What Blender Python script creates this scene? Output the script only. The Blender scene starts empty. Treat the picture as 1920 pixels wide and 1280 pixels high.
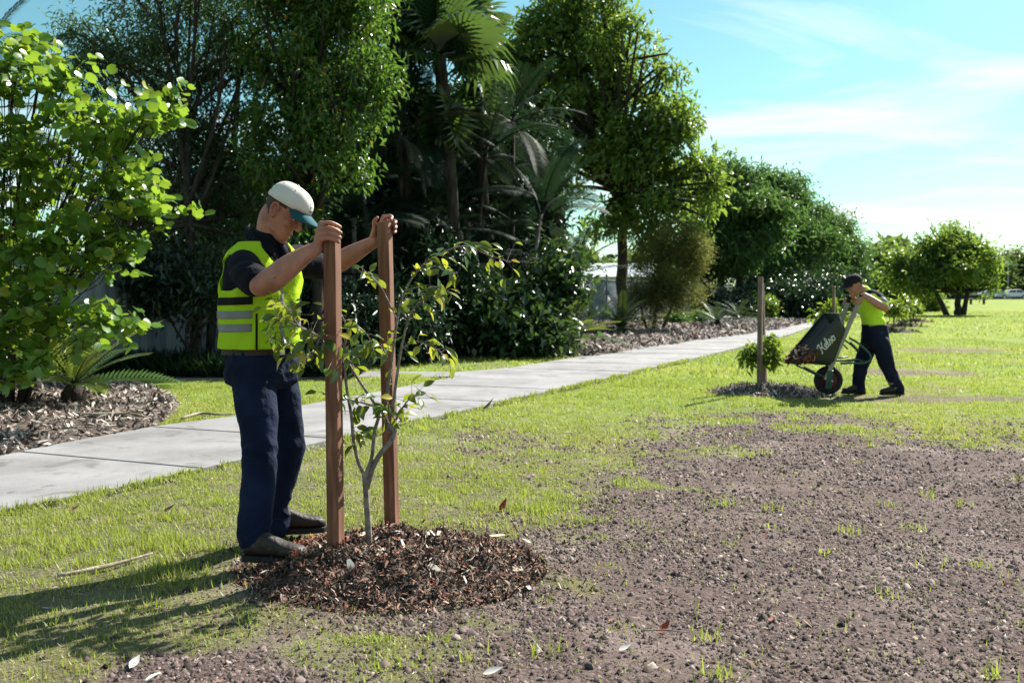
import bpy, bmesh, math, random
import numpy as np
from mathutils import Vector, Matrix, Quaternion

rng = np.random.default_rng(11)
random.seed(5)
R = math.radians
scene = bpy.context.scene
COL = scene.collection

# ------------------------------------------------------------------ camera
CAM_H, FPX = 1.25, 1867.0            # eye height, focal length in photo pixels (1920 wide)
PITCH = math.atan(95.0 / FPX)        # horizon sits 95 px above the middle
cam_data = bpy.data.cameras.new('camera')
cam_data.sensor_width = 36.0
cam_data.lens = 36.0 * FPX / 1920.0
cam_data.clip_start = 0.1
cam_data.clip_end = 3000.0
cam_data.dof.use_dof = True
cam_data.dof.focus_distance = 4.7
cam_data.dof.aperture_fstop = 4.5
cam = bpy.data.objects.new('camera', cam_data)
COL.objects.link(cam)
cam.location = (0, 0, CAM_H)
cam.rotation_euler = (math.pi / 2 - PITCH, 0, 0)
scene.camera = cam

# ------------------------------------------------------------------ sky, sun, exposure
SUN_AZ, SUN_EL = R(42), R(40)        # azimuth measured from +Y towards +X
world = bpy.data.worlds.new('World')
scene.world = world
world.use_nodes = True
wn, wl = world.node_tree.nodes, world.node_tree.links
wn.clear()
w_out = wn.new('ShaderNodeOutputWorld')
w_bg = wn.new('ShaderNodeBackground')
w_bg.inputs['Strength'].default_value = 0.05
sky = wn.new('ShaderNodeTexSky')
sky.sky_type = 'NISHITA'
sky.sun_disc = False
sky.sun_elevation = SUN_EL
sky.sun_rotation = SUN_AZ
sky.air_density = 1.0
sky.dust_density = 0.6
sky.ozone_density = 1.0
tint = wn.new('ShaderNodeMix'); tint.data_type = 'RGBA'; tint.blend_type = 'MULTIPLY'
tint.inputs['Factor'].default_value = 1.0
tint.inputs['B'].default_value = (0.74, 1.16, 1.02, 1)
wl.new(sky.outputs['Color'], tint.inputs['A'])
# high wispy cloud, laid out by direction on a flat cloud deck
geo = wn.new('ShaderNodeTexCoord')
sep = wn.new('ShaderNodeSeparateXYZ'); wl.new(geo.outputs['Generated'], sep.inputs[0])
zc = wn.new('ShaderNodeMath'); zc.operation = 'MAXIMUM'; zc.inputs[1].default_value = 0.0
wl.new(sep.outputs['Z'], zc.inputs[0])
za = wn.new('ShaderNodeMath'); za.operation = 'ADD'; za.inputs[1].default_value = 0.14
wl.new(zc.outputs[0], za.inputs[0])
dx = wn.new('ShaderNodeMath'); dx.operation = 'DIVIDE'; wl.new(sep.outputs['X'], dx.inputs[0]); wl.new(za.outputs[0], dx.inputs[1])
dy = wn.new('ShaderNodeMath'); dy.operation = 'DIVIDE'; wl.new(sep.outputs['Y'], dy.inputs[0]); wl.new(za.outputs[0], dy.inputs[1])
cmb = wn.new('ShaderNodeCombineXYZ'); wl.new(dx.outputs[0], cmb.inputs['X']); wl.new(dy.outputs[0], cmb.inputs['Y'])
cmap = wn.new('ShaderNodeMapping'); cmap.inputs['Rotation'].default_value = (0, 0, R(-28)); cmap.inputs['Scale'].default_value = (0.55, 1.25, 1)
cmap.inputs['Location'].default_value = (0.9, 0.35, 0)
wl.new(cmb.outputs[0], cmap.inputs['Vector'])
cn = wn.new('ShaderNodeTexNoise'); cn.inputs['Scale'].default_value = 1.15; cn.inputs['Detail'].default_value = 7; cn.inputs['Roughness'].default_value = 0.55
cn.inputs['Distortion'].default_value = 0.9
wl.new(cmap.outputs[0], cn.inputs['Vector'])
cr = wn.new('ShaderNodeValToRGB'); cr.color_ramp.elements[0].position = 0.45; cr.color_ramp.elements[1].position = 0.72
cr.color_ramp.elements[0].color = (0, 0, 0, 1); cr.color_ramp.elements[1].color = (0.85, 0.85, 0.85, 1)
wl.new(cn.outputs['Fac'], cr.inputs['Fac'])
cmix = wn.new('ShaderNodeMix'); cmix.data_type = 'RGBA'
wl.new(cr.outputs['Color'], cmix.inputs['Factor'])
wl.new(tint.outputs['Result'], cmix.inputs['A'])
cmix.inputs['B'].default_value = (10.0, 10.3, 10.3, 1)
wl.new(cmix.outputs['Result'], w_bg.inputs['Color'])
wl.new(w_bg.outputs[0], w_out.inputs['Surface'])

sun_data = bpy.data.lights.new('sun', 'SUN')
sun_data.energy = 5.0
sun_data.angle = R(0.53)
sun_data.color = (1.0, 0.95, 0.86)
sun = bpy.data.objects.new('sun', sun_data)
COL.objects.link(sun)
SUN_DIR = Vector((math.sin(SUN_AZ) * math.cos(SUN_EL), math.cos(SUN_AZ) * math.cos(SUN_EL), math.sin(SUN_EL)))
sun.rotation_euler = SUN_DIR.to_track_quat('Z', 'Y').to_euler()
sun.location = SUN_DIR * 60

scene.view_settings.view_transform = 'Standard'
scene.view_settings.look = 'None'
scene.view_settings.exposure = 1.36
scene.view_settings.gamma = 1.0
scene.view_settings.use_curve_mapping = False
scene.render.engine = 'CYCLES'
cy = scene.cycles
cy.max_bounces = 6; cy.diffuse_bounces = 1; cy.glossy_bounces = 2; cy.transmission_bounces = 4; cy.transparent_max_bounces = 6
cy.use_denoising = True
cy.caustics_reflective = False; cy.caustics_refractive = False
cy.sample_clamp_indirect = 4.0

# ------------------------------------------------------------------ measuring helpers
_F = Vector((0, math.cos(PITCH), -math.sin(PITCH)))
_U = Vector((0, math.sin(PITCH), math.cos(PITCH)))
def ray(px, py):
    return _F + Vector(((px - 960) / FPX, 0, 0)) + _U * ((640 - py) / FPX)
def G(px, py, z=0.0):                 # point of the ground (height z) seen at a photo pixel
    d = ray(px, py); t = (z - CAM_H) / d.z
    return Vector((d.x * t, d.y * t, z))
def P(px, py, Y):                     # point at distance Y seen at a photo pixel
    d = ray(px, py); t = Y / d.y
    return Vector((d.x * t, Y, CAM_H + d.z * t))

# ------------------------------------------------------------------ object helpers
def tag(o, label=None, cat=None, group=None, kind=None):
    if label: o['label'] = label
    if cat: o['category'] = cat
    if group: o['group'] = group
    if kind: o['kind'] = kind
    return o
def empty(name, loc=(0, 0, 0), rz=0.0):
    o = bpy.data.objects.new(name, None)
    o.location = loc; o.rotation_euler = (0, 0, rz); o.empty_display_size = 0.1
    COL.objects.link(o)
    return o
def link(name, me, mat=None, parent=None, loc=None):
    o = bpy.data.objects.new(name, me)
    if mat is not None and len(me.materials) == 0: me.materials.append(mat)
    COL.objects.link(o)
    if parent is not None:
        o.parent = parent
        if loc is None:               # vertices are in world space: keep them there
            o.matrix_parent_inverse = world_of(parent).inverted()
    if loc is not None: o.location = loc
    return o
def world_of(o):
    m = Matrix.LocRotScale(o.location, o.rotation_euler, o.scale)
    if o.parent is not None: m = world_of(o.parent) @ o.matrix_parent_inverse @ m
    return m
def mesh_np(name, V, F, smooth=False):
    V = np.asarray(V, dtype=np.float32).reshape(-1, 3); F = np.asarray(F, dtype=np.int32)
    me = bpy.data.meshes.new(name)
    n, k = F.shape
    me.vertices.add(len(V)); me.vertices.foreach_set('co', V.ravel())
    me.loops.add(n * k); me.loops.foreach_set('vertex_index', F.ravel())
    me.polygons.add(n); me.polygons.foreach_set('loop_start', np.arange(n, dtype=np.int32) * k)
    me.update(calc_edges=True)
    if smooth: me.polygons.foreach_set('use_smooth', np.ones(n, dtype=bool))
    return me
class MB:                              # collects polygons for one mesh
    def __init__(s): s.v = []; s.f = []
    def add(s, vs, fs):
        o = len(s.v); s.v += [tuple(x) for x in vs]; s.f += [tuple(i + o for i in f) for f in fs]; return s
    def box(s, c, half, rot=None):
        c = Vector(c); vs = []
        for sx in (-1, 1):
            for sy in (-1, 1):
                for sz in (-1, 1):
                    p = Vector((sx * half[0], sy * half[1], sz * half[2]))
                    vs.append(c + (rot @ p if rot is not None else p))
        return s.add(vs, [(0, 1, 3, 2), (4, 6, 7, 5), (0, 4, 5, 1), (2, 3, 7, 6), (0, 2, 6, 4), (1, 5, 7, 3)])
    def tube(s, pts, rad, k=8, cap=True):
        vs, fs = tube_geo(pts, rad, k, cap); return s.add(vs, fs)
    def prism(s, poly, z0, z1):        # poly: list of (x, y)
        n = len(poly)
        vs = [(x, y, z0) for x, y in poly] + [(x, y, z1) for x, y in poly]
        return s.add(vs, [tuple(range(n))[::-1], tuple(range(n, 2 * n))] + [(i, (i + 1) % n, (i + 1) % n + n, i + n) for i in range(n)])
    def mesh(s, name, smooth=False):
        me = bpy.data.meshes.new(name); me.from_pydata(s.v, [], s.f); me.update()
        if smooth: me.polygons.foreach_set('use_smooth', [True] * len(me.polygons))
        return me
    def obj(s, name, mat, parent=None, smooth=False, bevel=0.0, loc=None):
        me = s.mesh(name, smooth)
        if bevel:
            bm = bmesh.new(); bm.from_mesh(me)
            bmesh.ops.remove_doubles(bm, verts=bm.verts, dist=1e-5)
            bmesh.ops.bevel(bm, geom=[e for e in bm.edges if len(e.link_faces) == 2 and e.calc_face_angle() > 0.6], offset=bevel, segments=2, affect='EDGES', profile=0.6)
            bm.to_mesh(me); bm.free()
        return link(name, me, mat, parent, loc)
def frames(pts):
    pts = [Vector(p) for p in pts]; n = len(pts); out = []
    for i in range(n):
        t = (pts[min(i + 1, n - 1)] - pts[max(i - 1, 0)])
        t = t.normalized() if t.length > 1e-9 else Vector((0, 0, 1))
        if i == 0:
            u = t.orthogonal().normalized()
        else:
            u = out[-1][0] - t * out[-1][0].dot(t)
            u = u.normalized() if u.length > 1e-6 else t.orthogonal().normalized()
        out.append((u, t.cross(u), t))
    return pts, out
def tube_geo(pts, rad, k=8, cap=True):
    pts, fr = frames(pts); n = len(pts)
    if not hasattr(rad, '__len__'): rad = [rad] * n
    vs = []; fs = []
    for p, (u, v, t), r in zip(pts, fr, rad):
        for j in range(k):
            a = 2 * math.pi * j / k
            vs.append(p + u * (math.cos(a) * r) + v * (math.sin(a) * r))
    for i in range(n - 1):
        for j in range(k):
            fs.append((i * k + j, i * k + (j + 1) % k, (i + 1) * k + (j + 1) % k, (i + 1) * k + j))
    if cap:
        fs.append(tuple(range(k))[::-1]); fs.append(tuple(range((n - 1) * k, n * k)))
    return vs, fs
def catmull(pts, m=6):
    P_ = [np.array(p, dtype=float) for p in pts]; P_ = [2 * P_[0] - P_[1]] + P_ + [2 * P_[-1] - P_[-2]]
    out = []
    for i in range(1, len(P_) - 2):
        for j in range(m):
            t = j / m
            out.append(0.5 * (2 * P_[i] + (P_[i + 1] - P_[i - 1]) * t + (2 * P_[i - 1] - 5 * P_[i] + 4 * P_[i + 1] - P_[i + 2]) * t * t + (3 * P_[i] - P_[i - 1] - 3 * P_[i + 1] + P_[i + 2]) * t ** 3))
    out.append(P_[-2])
    return out

# ------------------------------------------------------------------ noise for shaping (numpy)
_perm = rng.random((64, 64))
def vnoise(x, y):
    x = np.asarray(x, float); y = np.asarray(y, float)
    xi = np.floor(x).astype(int); yi = np.floor(y).astype(int); xf = x - xi; yf = y - yi
    xf = xf * xf * (3 - 2 * xf); yf = yf * yf * (3 - 2 * yf)
    a = _perm[xi % 64, yi % 64]; b = _perm[(xi + 1) % 64, yi % 64]; c = _perm[xi % 64, (yi + 1) % 64]; d = _perm[(xi + 1) % 64, (yi + 1) % 64]
    return (a * (1 - xf) + b * xf) * (1 - yf) + (c * (1 - xf) + d * xf) * yf
def fbm(x, y, s=1.0, o=4):
    t = 0; a = 0.5; w = 0
    for i in range(o):
        t = t + a * vnoise(np.asarray(x) * s + 17.3 * i, np.asarray(y) * s + 5.1 * i); w += a; s *= 2.03; a *= 0.55
    return t / w
def sstep(a, b, x):
    t = np.clip((x - a) / (b - a), 0, 1); return t * t * (3 - 2 * t)

# ------------------------------------------------------------------ materials
def mat_new(name):
    m = bpy.data.materials.new(name); m.use_nodes = True
    n = m.node_tree.nodes; l = m.node_tree.links
    return m, n, l, n['Principled BSDF']
def ramp(n, stops):
    r = n.new('ShaderNodeValToRGB'); e = r.color_ramp.elements
    while len(e) < len(stops): e.new(0.5)
    for x, (p, c) in zip(e, stops): x.position = p; x.color = (c[0], c[1], c[2], 1)
    return r
def mat_noise(name, c1, c2, scale=8.0, rough=0.8, bump=0.0, bscale=None, detail=5, coords='Object', stretch=None, spec=0.3, stops=None, metallic=0.0, bdist=0.02):
    m, n, l, b = mat_new(name)
    tc = n.new('ShaderNodeTexCoord'); src = tc.outputs[coords]
    if stretch:
        mp = n.new('ShaderNodeMapping'); mp.inputs['Scale'].default_value = stretch; l.new(src, mp.inputs['Vector']); src = mp.outputs[0]
    t = n.new('ShaderNodeTexNoise'); t.inputs['Scale'].default_value = scale; t.inputs['Detail'].default_value = detail; l.new(src, t.inputs['Vector'])
    r = ramp(n, stops if stops else [(0.3, c1), (0.7, c2)]); l.new(t.outputs['Fac'], r.inputs['Fac']); l.new(r.outputs['Color'], b.inputs['Base Color'])
    b.inputs['Roughness'].default_value = rough; b.inputs['Specular IOR Level'].default_value = spec; b.inputs['Metallic'].default_value = metallic
    if bump:
        t2 = n.new('ShaderNodeTexNoise'); t2.inputs['Scale'].default_value = bscale or scale * 4; t2.inputs['Detail'].default_value = 6; l.new(src, t2.inputs['Vector'])
        bp = n.new('ShaderNodeBump'); bp.inputs['Strength'].default_value = bump; bp.inputs['Distance'].default_value = bdist
        l.new(t2.outputs['Fac'], bp.inputs['Height']); l.new(bp.outputs[0], b.inputs['Normal'])
    return m
def mat_leaf(name, stops, trans=(0.25, 0.4, 0.03), tw=0.4, rough=0.4, spec=0.5, per='island'):
    m, n, l, b = mat_new(name)
    if per == 'island':
        g = n.new('ShaderNodeNewGeometry'); src = g.outputs['Random Per Island']
    else:
        g = n.new('ShaderNodeObjectInfo'); src = g.outputs['Random']
    r = ramp(n, stops); l.new(src, r.inputs['Fac']); l.new(r.outputs['Color'], b.inputs['Base Color'])
    b.inputs['Roughness'].default_value = rough; b.inputs['Specular IOR Level'].default_value = spec
    tr = n.new('ShaderNodeBsdfTranslucent')
    mx = n.new('ShaderNodeMix'); mx.data_type = 'RGBA'; mx.blend_type = 'MIX'; mx.inputs['Factor'].default_value = 0.6
    l.new(r.outputs['Color'], mx.inputs['A']); mx.inputs['B'].default_value = (*trans, 1)
    l.new(mx.outputs['Result'], tr.inputs['Color'])
    ms = n.new('ShaderNodeMixShader'); ms.inputs[0].default_value = tw
    l.new(b.outputs[0], ms.inputs[1]); l.new(tr.outputs[0], ms.inputs[2])
    l.new(ms.outputs[0], n['Material Output'].inputs['Surface'])
    return m
def mat_island(name, stops, rough=0.85, spec=0.2):
    m, n, l, b = mat_new(name)
    g = n.new('ShaderNodeNewGeometry'); r = ramp(n, stops); l.new(g.outputs['Random Per Island'], r.inputs['Fac']); l.new(r.outputs['Color'], b.inputs['Base Color'])
    b.inputs['Roughness'].default_value = rough; b.inputs['Specular IOR Level'].default_value = spec
    return m

# ================================================================== GROUND
# edge lines measured on the ground
def poly_world(pix): return [G(x, y).to_2d() for x, y in pix]
near_edge = poly_world([(0, 962), (225, 918), (450, 866), (680, 815), (900, 765), (1150, 708), (1390, 652), (1480, 628), (1540, 606)])
far_edge = poly_world([(0, 858), (145, 829), (290, 803), (450, 783), (680, 742), (900, 700), (1130, 664), (1330, 634), (1450, 618), (1530, 602)])
def ext(pl, back, fwd):
    a, b = pl[0], pl[1]; c, d = pl[-2], pl[-1]
    return [a + (a - b).normalized() * back] + pl + [d + (Vector((0.46, 1.0)).normalized()) * fwd]
near_edge = ext(near_edge, 6, 60); far_edge = ext(far_edge, 6, 60)
NE = np.array(near_edge); FE = np.array(far_edge)
def x_near(y): return np.interp(y, NE[:, 1], NE[:, 0])
def x_far(y): return np.interp(y, FE[:, 1], FE[:, 0])
FENCE_A, FENCE_B = Vector((-8.2, 8.2)), Vector((20.0, 88.0))
def x_fence(y): return FENCE_A.x + (np.asarray(y) - FENCE_A.y) * (FENCE_B.x - FENCE_A.x) / (FENCE_B.y - FENCE_A.y)

# bare earth mask
_yl = np.array([0.0, 2.6, 3.2, 3.7, 4.1, 5.0, 5.8, 7.2, 9.0, 10.2, 12.0])
_xl = np.array([-2.3, -1.95, -1.6, -1.15, -0.55, -0.12, 0.05, 0.42, 1.15, 2.0, 3.2])
def soil_mask(x, y):
    x = np.asarray(x, float); y = np.asarray(y, float)
    d1 = x - np.interp(y, _yl, _xl)
    d2 = np.interp(x, [0, 1.5, 2.6, 3.6, 4.4, 6, 9], [9.3, 9.9, 10.2, 9.2, 8.4, 7.4, 6.5]) - y
    d = np.minimum(d1, d2 * 0.8)
    n = fbm(x, y * 0.8, 1.3, 5) - 0.5
    m = sstep(-0.95, 0.65, d + n * 2.2 + (fbm(x + 5, y, 5.5, 4) - .5) * 1.5)
    # islands of grass inside the bare ground, worn spots in the lawn
    g = fbm(x + 31, y + 7, 1.7, 4)
    m = m * (1 - 0.9 * sstep(0.56, 0.66, g) * sstep(1.6, 0.5, d))
    w = fbm(x + 9, y * 0.55 + 3, 0.9, 5)
    m = np.maximum(m, sstep(0.58, 0.74, w) * 0.6 * sstep(45, 14, y))
    sm = np.hypot((x + 0.52) / 0.95, (y - 4.45) / 0.82)
    m = np.maximum(m, 0.9 * sstep(1.2, 0.75, sm + n * 0.6))
    for (cx, cy_, rx, ry) in ((6.2, 15.2, 0.9, 0.9), (5.0, 11.5, 1.5, 0.5), (9.2, 21.0, 1.2, 1.2)):
        m = np.maximum(m, 0.85 * sstep(1.3, 0.6, np.hypot((x - cx) / rx, (y - cy_) / ry) + n * 1.2))
    return np.clip(m, 0, 1)
def relief(x, y):
    s = soil_mask(x, y)
    return (fbm(x, y, 0.7, 3) - 0.5) * 0.05 + (fbm(x + 4, y, 9, 3) - 0.5) * 0.022 * (0.5 + 0.7 * s) * sstep(20, 8, np.asarray(y, float)) - 0.012 * s
def steps(segs):
    out = []
    for a, b, d in segs: out += list(np.arange(a, b, d))
    return np.array(out)
gx = steps([(-900, -150, 150), (-150, -40, 12), (-40, -12, 2.0), (-12, -4, 0.25), (-4, 5, 0.04), (5, 14, 0.15), (14, 40, 1.2), (40, 160, 12), (160, 901, 150)])
gy = steps([(-300, -10, 50), (-10, 2, 1.0), (2, 10, 0.04), (10, 18, 0.12), (18, 40, 0.5), (40, 120, 4), (120, 400, 35), (400, 1801, 200)])
XX, YY = np.meshgrid(gx, gy)
on_path = (XX < x_near(YY) + 0.12) & (XX > x_far(YY) - 0.35)
ZZ = relief(XX, YY)
ZZ = np.where(on_path, np.minimum(ZZ, 0) - 0.03, ZZ)
ZZ = ZZ * np.where(YY > 60, 0, 1)
nx, ny = len(gx), len(gy)
idx = np.arange(nx * ny).reshape(ny, nx)
F = np.stack([idx[:-1, :-1], idx[:-1, 1:], idx[1:, 1:], idx[1:, :-1]], -1).reshape(-1, 4)
me = mesh_np('ground', np.stack([XX, YY, ZZ], -1).reshape(-1, 3), F, smooth=True)
at_ = me.attributes.new('soil', 'FLOAT', 'POINT'); at_.data.foreach_set('value', np.maximum(soil_mask(XX, YY), np.maximum(.8 * sstep(.47, .62, fbm(XX + 2, YY, 8.0, 4)) * sstep(15, 7, YY), .72 * sstep(13, 6.5, YY))).ravel().astype(np.float32))

m, n, l, b = mat_new('lawn_and_earth')
tc = n.new('ShaderNodeTexCoord')
att = n.new('ShaderNodeAttribute'); att.attribute_name = 'soil'
t1 = n.new('ShaderNodeTexNoise'); t1.inputs['Scale'].default_value = 55; t1.inputs['Detail'].default_value = 7; t1.inputs['Roughness'].default_value = 0.7
t2 = n.new('ShaderNodeTexNoise'); t2.inputs['Scale'].default_value = 0.35; t2.inputs['Detail'].default_value = 5
t3 = n.new('ShaderNodeTexNoise'); t3.inputs['Scale'].default_value = 1.6; t3.inputs['Detail'].default_value = 6
for t in (t1, t2, t3): l.new(tc.outputs['Object'], t.inputs['Vector'])
earth = ramp(n, [(0.28, (0.028, 0.019, 0.017)), (0.46, (0.105, 0.075, 0.068)), (0.6, (0.18, 0.135, 0.124)), (0.76, (0.33, 0.26, 0.235))]); l.new(t1.outputs['Fac'], earth.inputs['Fac'])
edust = n.new('ShaderNodeMix'); edust.data_type = 'RGBA'
er = ramp(n, [(0.5, (0, 0, 0)), (0.72, (0.6, 0.6, 0.6))]); l.new(t3.outputs['Fac'], er.inputs['Fac']); l.new(er.outputs['Color'], edust.inputs['Factor'])
l.new(earth.outputs['Color'], edust.inputs['A']); edust.inputs['B'].default_value = (0.31, 0.245, 0.225, 1)
grass = ramp(n, [(0.3, (0.10, 0.12, 0.02)), (0.5, (0.20, 0.235, 0.035)), (0.7, (0.33, 0.33, 0.07))]); l.new(t1.outputs['Fac'], grass.inputs['Fac'])
gl = n.new('ShaderNodeMix'); gl.data_type = 'RGBA'
gr = ramp(n, [(0.36, (0.13, 0.25, 0.02)), (0.52, (0.20, 0.29, 0.025)), (0.70, (0.33, 0.35, 0.035))]); l.new(t2.outputs['Fac'], gr.inputs['Fac'])
gl.inputs['Factor'].default_value = 0.75; l.new(grass.outputs['Color'], gl.inputs['A']); l.new(gr.outputs['Color'], gl.inputs['B'])
mx = n.new('ShaderNodeMix'); mx.data_type = 'RGBA'
t4 = n.new('ShaderNodeTexNoise'); t4.inputs['Scale'].default_value = 9; t4.inputs['Detail'].default_value = 6; t4.inputs['Roughness'].default_value = 0.7; l.new(tc.outputs['Object'], t4.inputs['Vector'])
pr_ = ramp(n, [(0.46, (0, 0, 0)), (0.66, (0.8, 0.8, 0.8))]); l.new(t4.outputs['Fac'], pr_.inputs['Fac'])
mxx = n.new('ShaderNodeMath'); mxx.operation = 'MAXIMUM'; l.new(att.outputs['Fac'], mxx.inputs[0]); l.new(pr_.outputs['Color'], mxx.inputs[1])
l.new(mxx.outputs[0], mx.inputs['Factor']); l.new(gl.outputs['Result'], mx.inputs['A']); l.new(edust.outputs['Result'], mx.inputs['B'])
l.new(mx.outputs['Result'], b.inputs['Base Color'])
b.inputs['Roughness'].default_value = 0.95; b.inputs['Specular IOR Level'].default_value = 0.1
bp = n.new('ShaderNodeBump'); bp.inputs['Strength'].default_value = 0.9; bp.inputs['Distance'].default_value = 0.02
l.new(t1.outputs['Fac'], bp.inputs['Height']); l.new(bp.outputs[0], b.inputs['Normal'])
M_GROUND = m
tag(link('ground', me, M_GROUND), kind='structure')

# ------------------------------------------------------------------ concrete footpath, cast in bays
def mat_concrete():
    m, n, l, b = mat_new('concrete')
    tc = n.new('ShaderNodeTexCoord')
    a = n.new('ShaderNodeTexNoise'); a.inputs['Scale'].default_value = 1.1; a.inputs['Detail'].default_value = 7; a.inputs['Roughness'].default_value = 0.62
    s = n.new('ShaderNodeTexNoise'); s.inputs['Scale'].default_value = 70; s.inputs['Detail'].default_value = 4
    st = n.new('ShaderNodeTexNoise'); st.inputs['Scale'].default_value = 3.0; st.inputs['Detail'].default_value = 8; st.inputs['Distortion'].default_value = 1.2
    for t in (a, s, st): l.new(tc.outputs['Object'], t.inputs['Vector'])
    r = ramp(n, [(0.3, (0.15, 0.145, 0.147)), (0.5, (0.225, 0.22, 0.228)), (0.7, (0.29, 0.285, 0.293))]); l.new(a.outputs['Fac'], r.inputs['Fac'])
    x = n.new('ShaderNodeMix'); x.data_type = 'RGBA'; x.blend_type = 'MULTIPLY'; x.inputs['Factor'].default_value = 0.5
    r2 = ramp(n, [(0.3, (0.7, 0.7, 0.7)), (0.65, (1, 1, 1))]); l.new(s.outputs['Fac'], r2.inputs['Fac'])
    l.new(r.outputs['Color'], x.inputs['A']); l.new(r2.outputs['Color'], x.inputs['B'])
    y = n.new('ShaderNodeMix'); y.data_type = 'RGBA'; y.blend_type = 'MULTIPLY'; y.inputs['Factor'].default_value = 0.75
    r3 = ramp(n, [(0.30, (0.45, 0.44, 0.42)), (0.44, (1, 1, 1))]); l.new(st.outputs['Fac'], r3.inputs['Fac'])
    l.new(x.outputs['Result'], y.inputs['A']); l.new(r3.outputs['Color'], y.inputs['B']); l.new(y.outputs['Result'], b.inputs['Base Color'])
    b.inputs['Roughness'].default_value = 0.85
    bp = n.new('ShaderNodeBump'); bp.inputs['Strength'].default_value = 0.15; bp.inputs['Distance'].default_value = 0.004
    l.new(s.outputs['Fac'], bp.inputs['Height']); l.new(bp.outputs[0], b.inputs['Normal'])
    return m
M_CONC = mat_concrete()
M_JOINT = mat_noise('dark_joint', (0.03, 0.028, 0.025), (0.07, 0.06, 0.05), 40, 0.95)
base = MB()
ys = np.concatenate([np.arange(1.2, 45, 0.5), np.arange(45, 92, 4)])
ptsn = [(float(x_near(v)) - 0.03, float(v), 0.0) for v in ys]; ptsf = [(float(x_far(v)) + 0.03, float(v), 0.0) for v in ys]
def strip(mb, A, B, z):
    o = len(mb.v); k = len(A)
    mb.v += [(p[0], p[1], z) for p in A] + [(p[0], p[1], z) for p in B]
    mb.f += [(o + i, o + i + 1, o + k + i + 1, o + k + i) for i in range(k - 1)]
strip(base, ptsn, ptsf, -0.004)
path = base.obj('footpath', M_JOINT); tag(path, kind='structure')
# bays: cut along the path direction every ~1.55 m measured on the middle line
def path_at(s0, frac):                 # s0: distance along; frac 0 near edge .. 1 far edge
    dirv = Vector((0.42, 0.907))
    yy = s0 * dirv.y + 2.0
    # walk square across the path
    yn = yy - 0.36; yf = yy + 0.36
    return Vector((float(x_near(yn)) * (1 - frac) + float(x_far(yf)) * frac, yn * (1 - frac) + yf * frac))
BAY = 1.52
for i in range(0, 52):
    s0, s1 = i * BAY - 0.3, (i + 1) * BAY - 0.3 - 0.022
    if s0 > 40: s1 = s0 + BAY * 4 - 0.03
    if s0 > 40 and (i % 4): continue
    mb = MB(); k = 6
    top = []
    for j in range(k + 1): top.append(path_at(s0 + (s1 - s0) * j / k, 0.0))
    for j in range(k + 1): top.append(path_at(s0 + (s1 - s0) * (k - j) / k, 1.0))
    mb.prism([(p.x, p.y) for p in top][::-1], -0.05, 0.022 + 0.003 * ((i * 7) % 3 - 1))
    mb.obj('slab', M_CONC, path, bevel=0.006 if s0 < 25 else 0)
# side path that leaves the footpath towards the gardens
sp = MB()
A = [G(x, y) for x, y in ((930, 704), (850, 707), (700, 708), (560, 709.5), (430, 711), (330, 712))]
B = [G(x, y) for x, y in ((960, 690), (860, 698), (700, 697.5), (560, 698), (430, 698.5), (330, 699))]
sp.prism([(p.x, p.y) for p in A] + [(p.x, p.y) for p in B[::-1]], -0.05, 0.012)
tag(sp.obj('side_path', M_CONC), kind='structure')

# ------------------------------------------------------------------ mulch garden beds
M_MULCHBASE = mat_noise('mulch_earth', (0.03, 0.022, 0.018), (0.16, 0.125, 0.105), 30, 0.95, 0.8, 60)
def bed(name, pix_front, world_back, hump):
    pts = [G(x, y).to_2d() for x, y in pix_front]
    dens = []
    for a, c in zip(pts[:-1], pts[1:]):
        k = max(1, int((c - a).length / 0.25))
        dens += [a.lerp(c, j / k) for j in range(k)]
    dens.append(pts[-1])
    poly = [(p.x, p.y) for p in dens] + world_back
    bm = bmesh.new()
    vs = [bm.verts.new((x, y, 0.0)) for x, y in poly]
    f = bm.faces.new(vs)
    bmesh.ops.triangulate(bm, faces=[f])
    bmesh.ops.subdivide_edges(bm, edges=[e for e in bm.edges if e.calc_length() > 0.9], cuts=3, use_grid_fill=True)
    bmesh.ops.triangulate(bm, faces=bm.faces)
    for v in bm.verts:
        e = min((Vector((v.co.x, v.co.y)) - p).length for p in dens)
        v.co.z = 0.014 + hump * min(1, e / 0.9) + 0.0 if not v.is_boundary else 0.012
        if not v.is_boundary: v.co.z += 0.05 * (float(fbm(v.co.x, v.co.y, 2.0, 3)) - 0.4)
    me = bpy.data.meshes.new(name); bm.to_mesh(me); bm.free()
    me.polygons.foreach_set('use_smooth', [True] * len(me.polygons))
    o = link(name, me, M_MULCHBASE); tag(o, kind='structure')
    return o, poly
bed1, poly1 = bed('mulch_bed', [(-420, 935), (-200, 900), (0, 860), (145, 831), (285, 804), (318, 785), (338, 758), (318, 742), (285, 726), (240, 715), (150, 706), (0, 700)], [(-11, 13.0), (-14, 6.0)], 0.12)
bed2, poly2 = bed('mulch_bed', [(120, 700), (260, 697), (430, 694), (620, 688), (800, 672), (960, 667), (1060, 671), (1130, 667), (1230, 651.5), (1330, 637), (1400, 628), (1470, 617), (1520, 604.5)],
                  [(float(x_far(50)) - 0.2, 50.0), (float(x_far(88)) - 0.4, 88.0), (20, 88.2)] + [(float(x_fence(v)) + 0.05, v) for v in (70, 55, 40, 32, 24, 18)] + [(-6.0, 15.2)], 0.10)
def in_poly(x, y, poly):
    x = np.asarray(x); y = np.asarray(y); c = np.zeros(x.shape, bool); j = len(poly) - 1
    for i in range(len(poly)):
        xi, yi = poly[i]; xj, yj = poly[j]
        k = ((yi > y) != (yj > y)) & (x < (xj - xi) * (y - yi) / (yj - yi + 1e-12) + xi); c ^= k; j = i
    return c
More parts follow.
